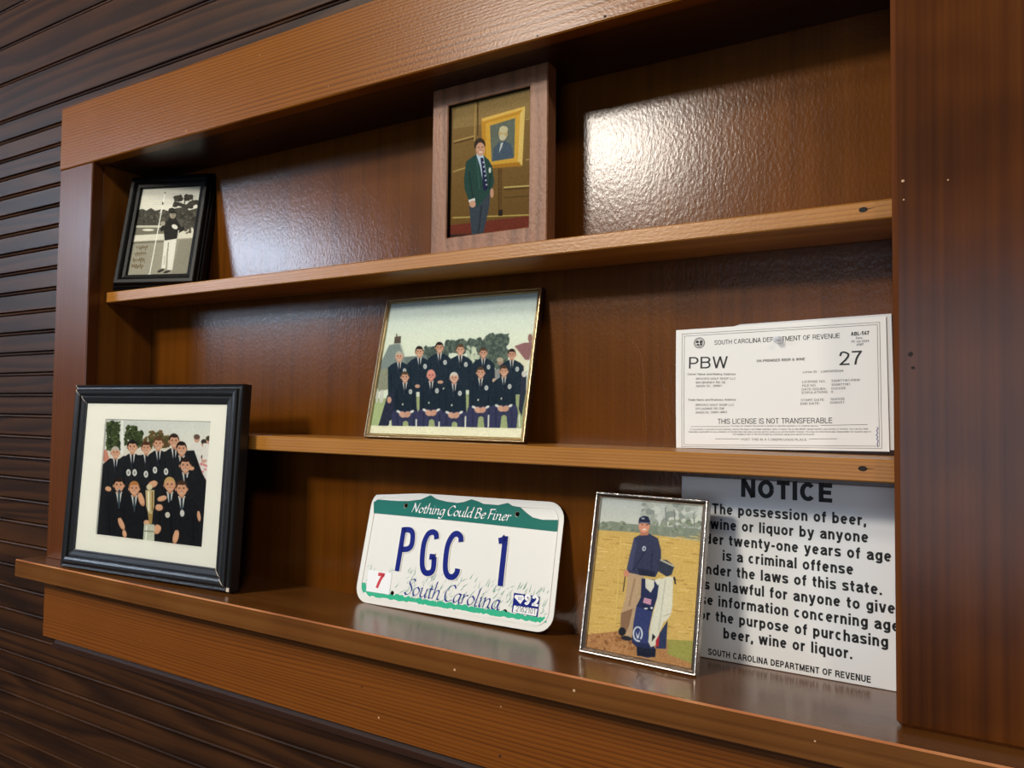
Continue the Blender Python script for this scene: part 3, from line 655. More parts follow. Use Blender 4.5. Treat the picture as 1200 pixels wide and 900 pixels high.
# ===== figures in the pictures
def man(P, hx, hy, r, hair, face=(214, 170, 145), suit=(38, 46, 58), sw=2.9, low=None, tie=(30, 36, 52), badge=1, bald=False, lean=0, hs=1.0):
    """half figure in blazer: head centre, head half-width, bottom of the jacket"""
    low = low or hy+r*7
    dark = tuple(max(0, c-14) for c in suit); lit = tuple(c+14 for c in suit)
    sh = hy+r*1.9
    P.poly([(hx-r*.7+lean*.3, hy+r*1.35), (hx+r*.7+lean*.3, hy+r*1.35), (hx+r*sw*.7+lean, sh+r*.15), (hx+r*sw+lean, sh+r*1.0), (hx+r*(sw+.1)+lean, low),
            (hx-r*(sw+.1)+lean, low), (hx-r*sw+lean, sh+r*1.0), (hx-r*sw*.7+lean, sh+r*.15)], suit)
    for sgn in (-1, 1): P.line([(hx+sgn*r*(sw-.75)+lean, sh+r*1.9), (hx+sgn*r*(sw-.85)+lean, low)], r*.16, dark)
    P.poly([(hx-r*.62+lean*.3, hy+r*1.25), (hx+r*.62+lean*.3, hy+r*1.25), (hx+lean+r*.12, sh+r*2.4), (hx+lean-r*.12, sh+r*2.4)], (232, 232, 228))
    P.poly([(hx-r*.2+lean*.3, hy+r*1.5), (hx+r*.2+lean*.3, hy+r*1.5), (hx+lean+r*.2, sh+r*1.8), (hx+lean, sh+r*2.5), (hx+lean-r*.2, sh+r*1.8)], tie)
    P.line([(hx-r*.62, hy+r*1.5), (hx-r*.15+lean, sh+r*2.5)], r*.22, lit); P.line([(hx+r*.62, hy+r*1.5), (hx+r*.15+lean, sh+r*2.5)], r*.22, dark)
    if badge: P.ell(hx+r*1.35+lean, sh+r*1.75, r*.45, r*.62, (205, 208, 206)); P.ell(hx+r*1.35+lean, sh+r*1.75, r*.22, r*.32, (168, 174, 178))
    neck = tuple(int(c*.86) for c in face)
    P.poly([(hx-r*.45, hy+r*.6), (hx+r*.45, hy+r*.6), (hx+r*.4, hy+r*1.55), (hx-r*.4, hy+r*1.55)], neck)
    P.ell(hx, hy-r*.18, r*1.02, r*1.28, hair)
    P.ell(hx-r*.98, hy+r*.12, r*.16, r*.3, neck); P.ell(hx+r*.98, hy+r*.12, r*.16, r*.3, neck)
    P.ell(hx+r*.04, hy+r*(.12 if not bald else -.1), r*.86, r*(1.12 if not bald else 1.25), face)
    if not bald: P.poly([(hx-r*.9, hy-r*.3), (hx-r*.6, hy-r*.72), (hx+r*.2, hy-r*.62), (hx+r*.85, hy-r*.75), (hx+r*.7, hy-r*1.2), (hx, hy-r*1.42), (hx-r*.75, hy-r*1.1)], hair)
    sd = tuple(int(c*.62) for c in face)
    for sgn in (-1, 1):
        P.line([(hx+sgn*r*.2, hy-r*.22), (hx+sgn*r*.55, hy-r*.24)], r*.15, sd)
        P.ell(hx+sgn*r*.38, hy-r*.05, r*.14, r*.09, (60, 44, 40))
    P.poly([(hx, hy-r*.1), (hx+r*.16, hy+r*.38), (hx-r*.1, hy+r*.38)], tuple(int(c*.85) for c in face))
    P.ell(hx, hy+r*.66, r*.34, r*.1, (232, 214, 204)); P.line([(hx-r*.4, hy+r*.57), (hx+r*.4, hy+r*.57)], r*.08, sd)

# ----- black bevelled frame with the black-and-white golfer, top left
def frame_golfer_bw():
    w, h, lean = .162, .2085, .19
    t = thing('photo_frame', 'black frame with the black and white photo of a man holding a flagstick', 'picture frame',
              (.0995, .0455, S1+.0245*math.sin(lean)+.0003), .331, lean, 0)
    prof = [(0, .024), (0, .0105), (.0012, .0095), (.0022, .0105), (.0034, .0065), (.0046, .006), (.0056, .0070), (.0075, .0010), (.0088, 0), (.014, 0), (.0158, .001), (.019, .0045), (.0236, .0055), (.0245, .0065), (.0245, .024)]
    sweep_frame('frame', w, h, prof, M_BLACK, t)
    iw, ih, z0 = w-.049, h-.049, .0245
    pane(t, iw+.001, ih+.001, 0, z0-.0005, .0075)
    P = Print(iw, ih, [(228, 100), (750, 70), (630, 845), (85, 858)], 220, .001)
    P.grad((400, 80), (206, 202, 190), (400, 280), (232, 228, 216))
    for k in range(9): P.line([(240+k*10, 120+k*14), (700, 100+k*13)], 5, (216-k % 3*6, 212-k % 3*6, 198))
    P.poly([(180, 280), (230, 270), (260, 285), (300, 262), (340, 285), (400, 270), (460, 290), (520, 262), (600, 250), (640, 280), (700, 262), (720, 262), (690, 440), (165, 420)], (78, 74, 66), 16, 4)
    P.blobs((190, 300, 690, 410), 60, 22, [(60, 57, 51), (98, 93, 82), (74, 70, 62)])
    for bx in ((500, 220, 575, 240), (515, 165, 575, 190), (600, 155, 660, 185), (640, 200, 715, 225), (560, 235, 660, 250)): P.blobs(bx, 14, 20, [(58, 55, 49), (74, 70, 62)])
    P.line([(590, 300), (600, 180)], 9, (66, 62, 55)); P.line([(600, 240), (560, 215)], 6, (66, 62, 55)); P.line([(605, 240), (660, 205)], 6, (66, 62, 55))
    P.poly([(165, 415), (400, 412), (395, 435), (160, 438)], (210, 205, 188)); P.poly([(160, 432), (700, 432), (680, 500), (150, 500)], (124, 119, 104), 8)
    P.ell(275, 453, 52, 10, (236, 232, 218))
    P.poly([(150, 500), (690, 470), (675, 560), (140, 560)], (224, 219, 204), 8); P.blobs((570, 420, 680, 490), 16, 22, [(80, 76, 68), (225, 220, 205), (100, 95, 84)])
    P.poly([(140, 555), (680, 520), (640, 870), (70, 870)], (164, 158, 142), 7); P.poly([(140, 560), (420, 548), (415, 560), (138, 575)], (120, 114, 100))
    P.poly([(550, 545), (670, 525), (630, 850), (480, 850)], (150, 144, 129), 6)
    P.line([(425, 128), (285, 845)], 9, (240, 238, 230)); P.ell(425, 130, 5, 8, (70, 66, 60)); P.poly([(392, 268), (420, 255), (372, 318)], (240, 238, 230)); P.ell(405, 222, 7, 14, (90, 86, 78))
    P.poly([(415, 540), (528, 525), (512, 640), (488, 806), (442, 806), (452, 640), (446, 610), (436, 660), (428, 792), (388, 792), (405, 660)], (230, 227, 216))
    P.line([(455, 560), (448, 640)], 10, (150, 144, 130)); P.line([(420, 680), (415, 760)], 8, (190, 186, 174))
    P.poly([(425, 385), (465, 352), (520, 340), (556, 372), (590, 412), (600, 452), (545, 480), (528, 528), (420, 546), (412, 455), (388, 468), (378, 440)], (44, 41, 38))
    P.poly([(520, 345), (560, 360), (590, 412), (572, 430), (540, 380)], (96, 91, 82)); P.line([(545, 455), (535, 530)], 10, (210, 205, 192))
    P.ell(405, 396, 22, 20, (176, 168, 152)); P.ell(510, 424, 28, 19, (238, 234, 222), .5)
    P.ell(492, 318, 27, 36, (172, 160, 142)); P.ell(485, 284, 32, 25, (52, 49, 44)); P.line([(462, 296), (530, 304)], 12, (40, 38, 34)); P.ell(500, 318, 12, 5, (110, 100, 88)); P.ell(498, 338, 10, 4, (110, 98, 86))
    P.ell(385, 812, 34, 12, (66, 60, 54), -.4); P.ell(440, 822, 34, 11, (66, 60, 54), -.3); P.ell(285, 848, 18, 8, (244, 242, 234))
    for r_ in range(4):
        x = 165-r_*14
        for k in range(6): P.line([(x+k*18, 610+r_*58+P.rng.uniform(-12, 12)), (x+8+k*18, 590+r_*56+P.rng.uniform(-10, 10)), (x+14+k*18, 622+r_*56+P.rng.uniform(-12, 12))], 6, (112, 94, 66))
    P.build('photo_print', t, 0, z0, .0095, M_INK)
    backing(t, w-.02, h-.02, .01, .0125, .022)
    easel(t, .023, .0445, .10, lean)
frame_golfer_bw()

# ----- rustic wood frame, man in a green blazer
def frame_blazer():
    w, h = .1661, .2185
    t = thing('photo_frame', 'rustic brown wooden frame, portrait of a man in a green blazer, upper shelf centre', 'picture frame', (.7384, .055, S1+.0003), -.006, 0.0, 0)
    prof = [(0, .0215), (0, .0012), (.0012, 0), (.0232, 0), (.0244, .0012), (.0246, .0075), (.0246, .0215)]
    sweep_frame('frame', w, h, prof, [M_RUST, M_BLACK], t, [0, 0, 0, 0, 1, 1, 1])
    iw, ih, z0 = w-.0492, h-.0492, .0246
    pane(t, iw, ih, 0, z0, .0045)
    P = Print(iw, ih, [(31, 141), (475, 39), (467, 823), (18, 876)], 240, .0)
    P.grad((240, 100), (140, 112, 66), (240, 860), (112, 80, 34))
    P.poly([(60, 130), (480, 30), (480, 200), (40, 260)], (150, 124, 78), 3, 9)
    for a, b, c in (((165, 120), (158, 330), (176, 146, 84)), ((45, 330), (155, 302), (178, 150, 92)), ((40, 500), (108, 478), (178, 150, 92)), ((318, 592), (470, 584), (206, 186, 112)),
                    ((36, 757), (470, 748), (190, 164, 92)), ((176, 100), (176, 300), (96, 70, 34)), ((45, 342), (155, 314), (92, 64, 30)), ((318, 604), (470, 596), (86, 60, 26)), ((440, 215), (470, 205), (176, 150, 90)),
                    ((440, 440), (470, 435), (176, 150, 90)), ((320, 650), (470, 640), (98, 70, 30))): P.line([a, b], 8, c)
    P.poly([(14, 800), (475, 752), (475, 840), (10, 890)], (118, 50, 34), 5); P.poly([(14, 850), (150, 850), (240, 845), (475, 822), (475, 860), (10, 895)], (58, 36, 28), 12, 2)
    P.poly([(195, 206), (436, 140), (420, 474), (205, 486)], (196, 146, 48)); P.poly([(195, 206), (436, 140), (430, 158), (205, 222)], (224, 186, 96)); P.poly([(436, 140), (420, 474), (396, 452), (404, 186)], (226, 196, 116))
    P.poly([(205, 486), (420, 474), (398, 448), (220, 462)], (176, 124, 36)); P.poly([(218, 232), (408, 184), (396, 452), (224, 466)], (214, 168, 66))
    P.poly([(243, 246), (381, 205), (376, 428), (252, 446)], (104, 112, 102), 7, 4)
    P.poly([(256, 444), (262, 372), (290, 342), (330, 332), (362, 356), (372, 428)], (76, 92, 110), 9, 3); P.ell(315, 290, 25, 36, (196, 172, 122)); P.ell(318, 268, 24, 20, (206, 196, 160)); P.poly([(292, 400), (302, 344), (316, 340), (306, 372)], (206, 210, 206)); P.ell(312, 312, 18, 18, (208, 198, 170))
    P.line([(302, 486), (302, 750)], 14, (104, 74, 34)); P.line([(290, 486), (290, 750)], 4, (70, 48, 22)); P.poly([(290, 718), (312, 716), (312, 750), (290, 752)], (34, 26, 20))
    P.poly([(128, 690), (246, 606), (238, 700), (206, 850), (142, 866)], (62, 72, 84)); P.line([(196, 690), (178, 850)], 8, (44, 50, 60))
    P.poly([(166, 404), (112, 444), (100, 540), (104, 600), (128, 668), (160, 672), (172, 700), (250, 615), (266, 560), (254, 470), (236, 436), (206, 410)], (40, 74, 68))
    P.line([(128, 500), (150, 660)], 6, (28, 54, 50)); P.line([(250, 480), (238, 600)], 8, (28, 54, 50)); P.line([(170, 430), (186, 600)], 7, (56, 94, 86))
    P.poly([(166, 402), (206, 406), (224, 520), (222, 590), (204, 560), (188, 470)], (196, 212, 232)); P.poly([(190, 424), (206, 424), (222, 520), (232, 592), (216, 614), (204, 596), (200, 500)], (30, 36, 72))
    for k in range(6): P.ell(206+k*3.5, 450+k*25, 5, 5, (196, 200, 216))
    P.ell(242, 494, 7, 16, (216, 224, 214)); P.poly([(124, 660), (158, 648), (162, 664), (130, 676)], (226, 228, 228)); P.ell(147, 682, 17, 20, (214, 166, 140)); P.ell(253, 622, 10, 27, (210, 160, 134))
    P.ell(187, 352, 31, 38, (62, 46, 34)); P.ell(190, 376, 25, 38, (208, 162, 136)); P.poly([(160, 372), (168, 340), (206, 336), (214, 356), (210, 324), (186, 312), (164, 324)], (62, 46, 34))
    P.line([(176, 366), (186, 365)], 5, (110, 76, 60)); P.line([(196, 364), (206, 363)], 5, (110, 76, 60)); P.ell(192, 392, 10, 4, (236, 220, 210)); P.ell(193, 379, 4, 7, (190, 140, 116))
    P.build('photo_print', t, 0, z0, .0065, M_INK)
    backing(t, w-.02, h-.02, .01, .010, .0205)
    easel(t, .021, .045, .09, 0.0)
frame_blazer()

# ----- gilt frame with the team photo
def frame_team():
    w, h, lean = .2439, .1971, .2247
    t = thing('photo_frame', 'thin gilt frame with the team photo of two rows of men in navy blazers', 'picture frame', (.6687, .0605, S2+.0095*math.sin(lean)+.0002), .010, lean, 0)
    prof = [(0, .0095), (0, .0012), (.0008, .0002), (.0018, 0), (.0026, .0012), (.0036, .0014), (.0046, .0006), (.0056, .0016), (.0062, .0032), (.0062, .0095)]
    sweep_frame('frame', w, h, prof, [M_GOLD, M_BRONZE], t, [1, 0, 0, 0, 1, 0, 0, 0, 0, 1])
    n = 46
    for sx in (-1, 1):                            # rope bead along the outer sides
        mb = MB()
        for k in range(n):
            z = .004+(h-.008)*k/(n-1); mb.bevel_box((sx*w/2-.0006, .003, z-.0012), (sx*w/2+.0006, .0065, z+.0012), .0006)
        mb.build('rope_moulding', [M_BRONZE], t)
    iw, ih, z0 = w-.0124, h-.0124, .0062
    pane(t, iw, ih, 0, z0, .0035)
    P = Print(iw, ih, [(180, 125), (975, 65), (885, 862), (48, 830)], 330, .001)
    P.grad((540, 80), (200, 211, 212), (500, 330), (222, 227, 212))
    tr = [(86, 100, 94), (104, 118, 106), (70, 84, 80)]
    for bx in ((480, 330, 640, 380), (600, 325, 800, 400), (700, 300, 800, 340), (360, 370, 470, 410), (640, 380, 800, 460)): P.blobs(bx, 50, 22, tr); P.blobs((bx[0]-10, bx[1]-10, bx[2]+10, bx[3]), 120, 9, tr)
    P.blobs((590, 360, 650, 460), 24, 14, [(206, 212, 192), (186, 196, 178)])
    P.poly([(100, 480), (165, 345), (226, 334), (262, 450), (262, 500)], (136, 148, 146), 4); P.line([(226, 334), (262, 450)], 8, (196, 200, 188)); P.line([(165, 345), (226, 334)], 5, (180, 186, 178))
    P.poly([(246, 410), (370, 400), (372, 450), (258, 460)], (120, 130, 128)); P.poly([(192, 336), (196, 300), (230, 296), (228, 334)], (96, 84, 76)); P.line([(208, 300), (206, 284)], 6, (90, 80, 74)); P.poly([(80, 480), (260, 460), (260, 560), (100, 600)], (150, 152, 132), 8)
    P.poly([(845, 352), (900, 334), (948, 332), (925, 428), (904, 428)], (150, 108, 112)); P.poly([(845, 352), (904, 428), (920, 430), (905, 500), (800, 470)], (222, 220, 198)); P.ell(930, 310, 12, 24, (150, 110, 104))
    P.poly([(40, 640), (920, 600), (890, 830), (40, 800)], (166, 176, 132), 9)
    P.poly([(40, 690), (130, 640), (160, 800), (45, 795)], (176, 190, 142), 6)
    for x in (100, 128, 118): P.line([(x, 590), (x-8, 660)], 10, (206, 206, 198))
    P.ell(768, 440, 16, 16, (170, 140, 124)); P.ell(766, 426, 18, 12, (186, 172, 150)); P.poly([(735, 480), (800, 470), (800, 560), (730, 560)], (150, 150, 150))
    back = [(218, 408, 21, (190, 182, 170), (214, 170, 146)), (328, 382, 22, (44, 38, 36), (212, 166, 140)), (437, 360, 22, (40, 32, 30), (206, 158, 132)), (550, 372, 22, (96, 74, 56), (214, 168, 142)),
            (675, 390, 21, (88, 66, 52), (206, 158, 134)), (830, 398, 22, (46, 36, 32), (204, 156, 132))]
    for hx, hy, r, hair, face in back: man(P, hx, hy, r, hair, face, (30, 46, 62), 2.95, hy+220)
    P.poly([(150, 620), (210, 560), (225, 640), (150, 790), (98, 788)], (44, 50, 72)); P.ell(160, 645, 12, 18, (208, 164, 142))
    P.poly([(880, 520), (912, 490), (908, 600), (885, 740), (868, 700)], (46, 52, 70)); P.ell(898, 505, 14, 18, (210, 206, 200))
    P.ell(315, 570, 14, 10, (206, 164, 142)); P.ell(440, 548, 16, 9, (206, 164, 142)); P.ell(735, 540, 12, 12, (206, 176, 152))
    front = [(247, 520, 22, (92, 72, 54), (212, 166, 142)), (390, 512, 23, (206, 160, 146), (218, 150, 138)), (515, 526, 23, (214, 210, 202), (214, 168, 148)), (660, 497, 23, (84, 66, 54), (210, 162, 138)), (787, 490, 23, (80, 60, 46), (212, 164, 138))]
    for hx, hy, r, hair, face in front:
        P.poly([(hx-66, hy+178), (hx+66, hy+178), (hx+70, hy+240), (hx+40, hy+262), (hx, hy+240), (hx-40, hy+262), (hx-70, hy+240)], (52, 56, 88))
        for sgn in (-1, 1):                      # seated: thighs and shins
            P.poly([(hx+sgn*10, hy+185), (hx+sgn*70, hy+190), (hx+sgn*78, hy+225), (hx+sgn*68, hy+330), (hx+sgn*22, hy+330), (hx+sgn*14, hy+250)], (58, 62, 96))
            P.line([(hx+sgn*44, hy+205), (hx+sgn*44, hy+320)], 7, (44, 48, 78))
            P.line([(hx+sgn*84, hy+240), (hx+sgn*86, hy+310)], 8, (226, 226, 214))
    for hx, hy, r, hair, face in front:
        man(P, hx, hy, r, hair, face, (26, 42, 58), 2.75, hy+185, bald=(hair == (206, 160, 146)))
        P.ell(hx-16, hy+206, 20, 16, (214, 170, 148), .6); P.ell(hx+10, hy+206, 20, 16, (206, 160, 138), -.6); P.ell(hx-38, hy+190, 12, 7, (228, 228, 224), .5); P.ell(hx+36, hy+190, 12, 7, (228, 228, 224), -.5)
        P.ell(hx-14, hy+150, 4, 6, (220, 220, 210))
    P.poly([(30, 786), (460, 795), (860, 806), (930, 808), (910, 880), (20, 850)], (236, 232, 208))
    P.build('photo_print', t, 0, z0, .0045, M_INK)
    backing(t, w-.004, h-.004, .002, .0062, .0095)
    easel(t, .010, .030, .10, lean, .05)
frame_team()

# ----- big black frame with cream mat
def frame_trophy():
    w, h, lean = .3588, .2880, .0535
    t = thing('photo_frame', 'large black moulded frame with cream mat, photo of men in black around a trophy', 'picture frame', (.1918, -.0258, .0133), .0844, lean, 0)
    prof = [(0, .0215), (0, .0065), (.0015, .0045), (.0045, .0052), (.0062, .0048), (.0078, .0014), (.0098, 0), (.0135, .0004), (.0165, .0016), (.0180, .0042), (.0205, .0030), (.0265, .0042), (.0280, .0056), (.0292, .0062), (.0292, .0215)]
    sweep_frame('frame', w, h, prof, M_BLACKS, t)
    # gesso showing in the two worn mitres
    for sx, zz, sg in ((1, 0, 1), (-1, h, -1)):
        mb = MB(); pts = []
        path = prof[1:14]
        for (d, y), (d2, y2) in zip(path[:-1], path[1:]):
            a = (sx*(w/2-d), y-.0002, zz+sg*d); b = (sx*(w/2-d2), y2-.0002, zz+sg*d2); e = .0007
            mb.quad((a[0]-e, a[1], a[2]), (a[0]+e, a[1], a[2]), (b[0]+e, b[1], b[2]), (b[0]-e, b[1], b[2]))
        if sx == 1: mb.poly([(w/2-.0005, .0042, .0002), (w/2-.0005, .0044, .0060), (w/2-.0055, .0042, .0052), (w/2-.0062, .0046, .0004)])
        o = mb.build('worn_mitre', [M_CHIP], t); o['label'] = 'pale chipped corner joint'
    iw, ih, z0 = w-.0584, h-.0584, .0292
    pane(t, iw, ih, 0, z0, .0066)
    ow, oh, ox, oz = .2248, .1800, .0067, .0545
    mb = MB()
    A = [(-iw/2-.002, z0-.002), (iw/2+.002, z0-.002), (iw/2+.002, z0+ih+.002), (-iw/2-.002, z0+ih+.002)]
    B = [(ox-ow/2, oz), (ox+ow/2, oz), (ox+ow/2, oz+oh), (ox-ow/2, oz+oh)]
    C_ = [(ox-ow/2+.0012, oz+.0012), (ox+ow/2-.0012, oz+.0012), (ox+ow/2-.0012, oz+oh-.0012), (ox-ow/2+.0012, oz+oh-.0012)]
    for k in range(4):
        j = (k+1) % 4; Q = lambda p, y: (p[0], y, p[1])
        mb.quad(Q(A[k], .0075), Q(A[j], .0075), Q(B[j], .0075), Q(B[k], .0075)); mb.quad(Q(B[k], .0075), Q(B[j], .0075), Q(C_[j], .0089), Q(C_[k], .0089))
    mb.build('mat_board', [M_MAT], t)
    P = Print(ow, oh, [(203, 183), (635, 188), (587, 710), (157, 657)], 330, .001)
    P.grad((400, 180), (214, 216, 212), (400, 330), (234, 232, 222))
    tg = [(62, 74, 44), (84, 96, 58), (46, 56, 34)]
    P.blobs((205, 195, 255, 310), 200, 8, tg); P.blobs((278, 235, 350, 300), 130, 8, tg); P.blobs((285, 212, 325, 250), 60, 7, tg); P.blobs((355, 255, 455, 300), 150, 8, [(96, 92, 54), (120, 98, 62), (74, 78, 44), (104, 80, 50)]); P.blobs((380, 232, 430, 262), 50, 7, [(96, 92, 54), (120, 98, 62), (74, 78, 44), (104, 80, 50)])
    P.poly([(190, 318), (460, 300), (470, 350), (185, 350)], (228, 222, 210)); P.line([(268, 190), (264, 330)], 10, (240, 240, 234))
    for x, y in ((196, 330), (200, 345)): P.ell(x, y, 12, 20, (206, 140, 120))
    for x, y, hc in ((572, 262, (104, 82, 70)), (602, 282, (60, 50, 46)), (600, 345, (84, 52, 40)), (622, 268, (70, 66, 50))):
        P.poly([(x-24, y+12), (x+24, y+12), (x+32, y+80), (x-30, y+80)], (230, 226, 220)); P.ell(x, y, 12, 16, (206, 160, 140)); P.ell(x, y-8, 13, 11, hc)
    P.blobs((580, 365, 615, 440), 12, 8, [(220, 150, 150), (236, 232, 228), (180, 176, 170)])
    K = (30, 31, 35)
    P.poly([(184, 372), (215, 345), (250, 350), (270, 335), (345, 330), (380, 330), (440, 315), (560, 310), (590, 400), (610, 440), (592, 720), (150, 670)], K)
    heads = [(238, 322, 15, (196, 190, 180)), (307, 298, 17, (36, 30, 28)), (363, 302, 16, (86, 52, 36)), (413, 284, 17, (100, 68, 46)), (478, 272, 18, (52, 40, 34)), (508, 304, 18, (34, 28, 26)), (522, 372, 19, (44, 32, 26))]
    for hx, hy, r, hair in heads: man(P, hx, hy, r*1.2, hair, (222, 170, 140), (33, 35, 40), 2.5, hy+150, badge=0)
    for x, y in ((315, 403), (290, 403), (361, 409), (398, 392), (443, 398)): P.ell(x, y, 9, 14, (232, 230, 224)); P.ell(x, y, 4, 7, (150, 150, 150))
    P.poly([(520, 420), (600, 440), (590, 700), (480, 700)], K)
    front = [(250, 455, 18, (46, 34, 28)), (312, 468, 18, (186, 128, 74)), (457, 452, 19, (206, 170, 110)), (505, 468, 20, (76, 54, 40))]
    for hx, hy, r, hair in front: man(P, hx, hy, r*1.2, hair, (226, 170, 136), (27, 28, 32), 2.7, hy+230, badge=0, tie=(60, 78, 88))
    P.ell(446, 575, 10, 12, (220, 214, 200)); P.ell(506, 568, 9, 14, (226, 222, 214)); P.ell(252, 480, 6, 8, (70, 80, 90))
    sk = (230, 178, 142)
    for x, y, a, b, ro in ((207, 470, 16, 12, .3), (258, 612, 13, 32, -.4), (270, 652, 11, 18, -.2), (478, 664, 15, 34, .25), (574, 580, 9, 26, -.1), (340, 512, 15, 34, -.3), (388, 450, 26, 16, -.4), (425, 508, 26, 13, -.3), (412, 545, 20, 16, .1), (362, 608, 18, 14, .3), (402, 634, 20, 24, .5), (548, 384, 14, 10, 0)):
        P.ell(x, y, a*.8, b*.85, (206, 150, 116), ro)
        for q in (-.5, 0, .5): P.ell(x+a*q*.7*math.cos(ro), y+a*q*.7*math.sin(ro)-b*.1, a*.3, b*.7, sk, ro)
    P.poly([(358, 474), (394, 474), (392, 540), (384, 572), (368, 572), (360, 540)], (206, 186, 140)); P.line([(370, 478), (370, 560)], 7, (244, 238, 214)); P.line([(386, 480), (384, 560)], 6, (150, 120, 70)); P.ell(374, 462, 12, 12, (226, 214, 180))
    P.poly([(366, 570), (386, 570), (382, 612), (370, 612)], (176, 146, 90)); P.poly([(350, 612), (392, 614), (390, 690), (344, 684)], (206, 208, 190)); P.line([(360, 620), (356, 684)], 6, (240, 240, 228)); P.line([(350, 640), (390, 643)], 5, (140, 138, 120))
    P.build('photo_print', t, ox, oz, .0092, M_INK)
    backing(t, w-.03, h-.03, .015, .011, .021)
    easel(t, .0215, .085, .17, lean, .06)
frame_trophy()

# ----- silver frame, golfer with bag
def frame_golfer_bag():
    w, h, lean = .1285, .1732, .233
    t = thing('photo_frame', 'thin silver frame with the photo of a golfer beside his navy golf bag', 'picture frame', (.9387, .0323, ledge(.0323)+.0016), -.058, lean, 0)
    prof = [(0, .011), (0, .001), (.0008, 0), (.0018, .0002), (.0026, .0014), (.0050, .0024), (.0056, .0018), (.0062, .0030), (.0062, .011)]
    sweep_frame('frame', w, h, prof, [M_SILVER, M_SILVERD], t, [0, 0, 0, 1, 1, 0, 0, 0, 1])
    iw, ih, z0 = w-.0124, h-.0124, .0062
    pane(t, iw, ih, 0, z0, .0034)
    P = Print(iw, ih, [(140, 50), (605, 95), (550, 860), (65, 745)], 260, .001)
    P.grad((360, 60), (186, 190, 190), (350, 200), (212, 212, 204))
    P.blobs((330, 80, 600, 210), 110, 20, [(150, 156, 152), (166, 170, 164), (184, 188, 182), (206, 208, 202)]); P.blobs((440, 150, 600, 235), 40, 14, [(214, 214, 206), (160, 166, 158)])
    for x, y in ((430, 100), (470, 110), (560, 130)): P.line([(x, y), (x+8, y+120)], 5, (132, 138, 132))
    P.poly([(125, 170), (180, 160), (240, 172), (310, 178), (600, 205), (598, 262), (480, 240), (120, 205)], (142, 150, 136), 9, 3); P.blobs((130, 168, 590, 225), 70, 12, [(126, 136, 120), (156, 162, 146), (140, 148, 130)])
    P.poly([(118, 200), (300, 215), (600, 262), (560, 870), (50, 760)], (216, 184, 112), 6, 4)
    for k in range(240):
        x = P.rng.uniform(80, 580); y = P.rng.uniform(225, 700); L_ = P.rng.uniform(10, 60)
        P.line([(x, y), (x+L_, y+L_*.12)], P.rng.uniform(2, 6), [(226, 196, 120), (200, 164, 92), (206, 176, 96), (230, 204, 140), (188, 152, 84)][P.rng.randint(5)])
    P.poly([(60, 690), (260, 670), (580, 760), (560, 880), (50, 770)], (186, 138, 92), 12, 3); P.poly([(440, 720), (570, 730), (560, 840), (440, 790)], (166, 162, 90), 8, 3); P.blobs((80, 680, 290, 770), 60, 9, [(170, 120, 80), (196, 150, 104), (152, 104, 66)])
    P.line([(225, 230), (200, 640)], 5, (222, 196, 120)); P.line([(246, 410), (236, 490)], 5, (70, 66, 60))
    P.poly([(258, 398), (332, 412), (322, 500), (306, 560), (288, 640), (272, 706), (250, 706), (244, 690), (222, 672), (224, 600), (246, 520)], (196, 168, 138)); P.line([(290, 430), (262, 560)], 8, (168, 140, 112)); P.poly([(226, 590), (280, 570), (262, 650), (246, 690), (222, 672)], (150, 116, 92))
    P.ell(230, 678, 17, 20, (42, 42, 52)); P.ell(250, 710, 26, 11, (50, 50, 58), .2)
    P.poly([(286, 240), (318, 224), (354, 220), (396, 244), (410, 300), (410, 372), (384, 425), (320, 416), (262, 402), (252, 386), (264, 330)], (64, 68, 98)); P.poly([(264, 330), (286, 240), (300, 260), (276, 392), (252, 386)], (78, 82, 116)); P.line([(345, 290), (280, 395)], 6, (48, 52, 80)); P.line([(372, 300), (362, 410)], 6, (48, 52, 80)); P.poly([(300, 380), (384, 400), (380, 425), (310, 415)], (44, 48, 70))
    P.ell(250, 406, 12, 16, (214, 150, 124)); P.ell(332, 291, 9, 12, (206, 210, 220)); P.ell(333, 291, 4, 6, (90, 90, 120))
    P.poly([(312, 200), (352, 200), (352, 228), (316, 230)], (196, 134, 108)); P.ell(333, 186, 25, 31, (222, 158, 132)); P.ell(334, 201, 10, 4, (240, 226, 216)); P.line([(320, 178), (328, 178)], 4, (96, 62, 50)); P.line([(340, 179), (350, 180)], 4, (96, 62, 50))
    P.poly([(306, 172), (310, 148), (330, 137), (352, 142), (362, 170), (358, 180), (334, 168), (310, 174)], (40, 46, 72)); P.line([(308, 168), (360, 172)], 5, (110, 116, 140)); P.ell(328, 150, 8, 4, (170, 176, 190))
    P.poly([(320, 430), (402, 440), (392, 520), (354, 640), (352, 720), (386, 766), (382, 800), (344, 804), (298, 790), (296, 752), (274, 730), (282, 640), (296, 560), (316, 520)], (46, 54, 92)); P.poly([(296, 560), (370, 590), (352, 680), (350, 740), (280, 726), (284, 640)], (60, 70, 122)); P.poly([(296, 752), (386, 766), (382, 802), (300, 794)], (34, 40, 60))
    P.poly([(404, 342), (436, 346), (472, 374), (458, 416), (436, 424), (394, 396)], (58, 64, 84)); P.line([(406, 344), (470, 376)], 8, (196, 190, 176)); P.line([(470, 425), (476, 460)], 7, (50, 50, 60)); P.line([(462, 430), (478, 440)], 6, (40, 40, 46))
    P.poly([(338, 430), (378, 440), (378, 470), (362, 498), (338, 474)], (226, 222, 210)); P.poly([(378, 440), (412, 430), (396, 466)], (232, 230, 220))
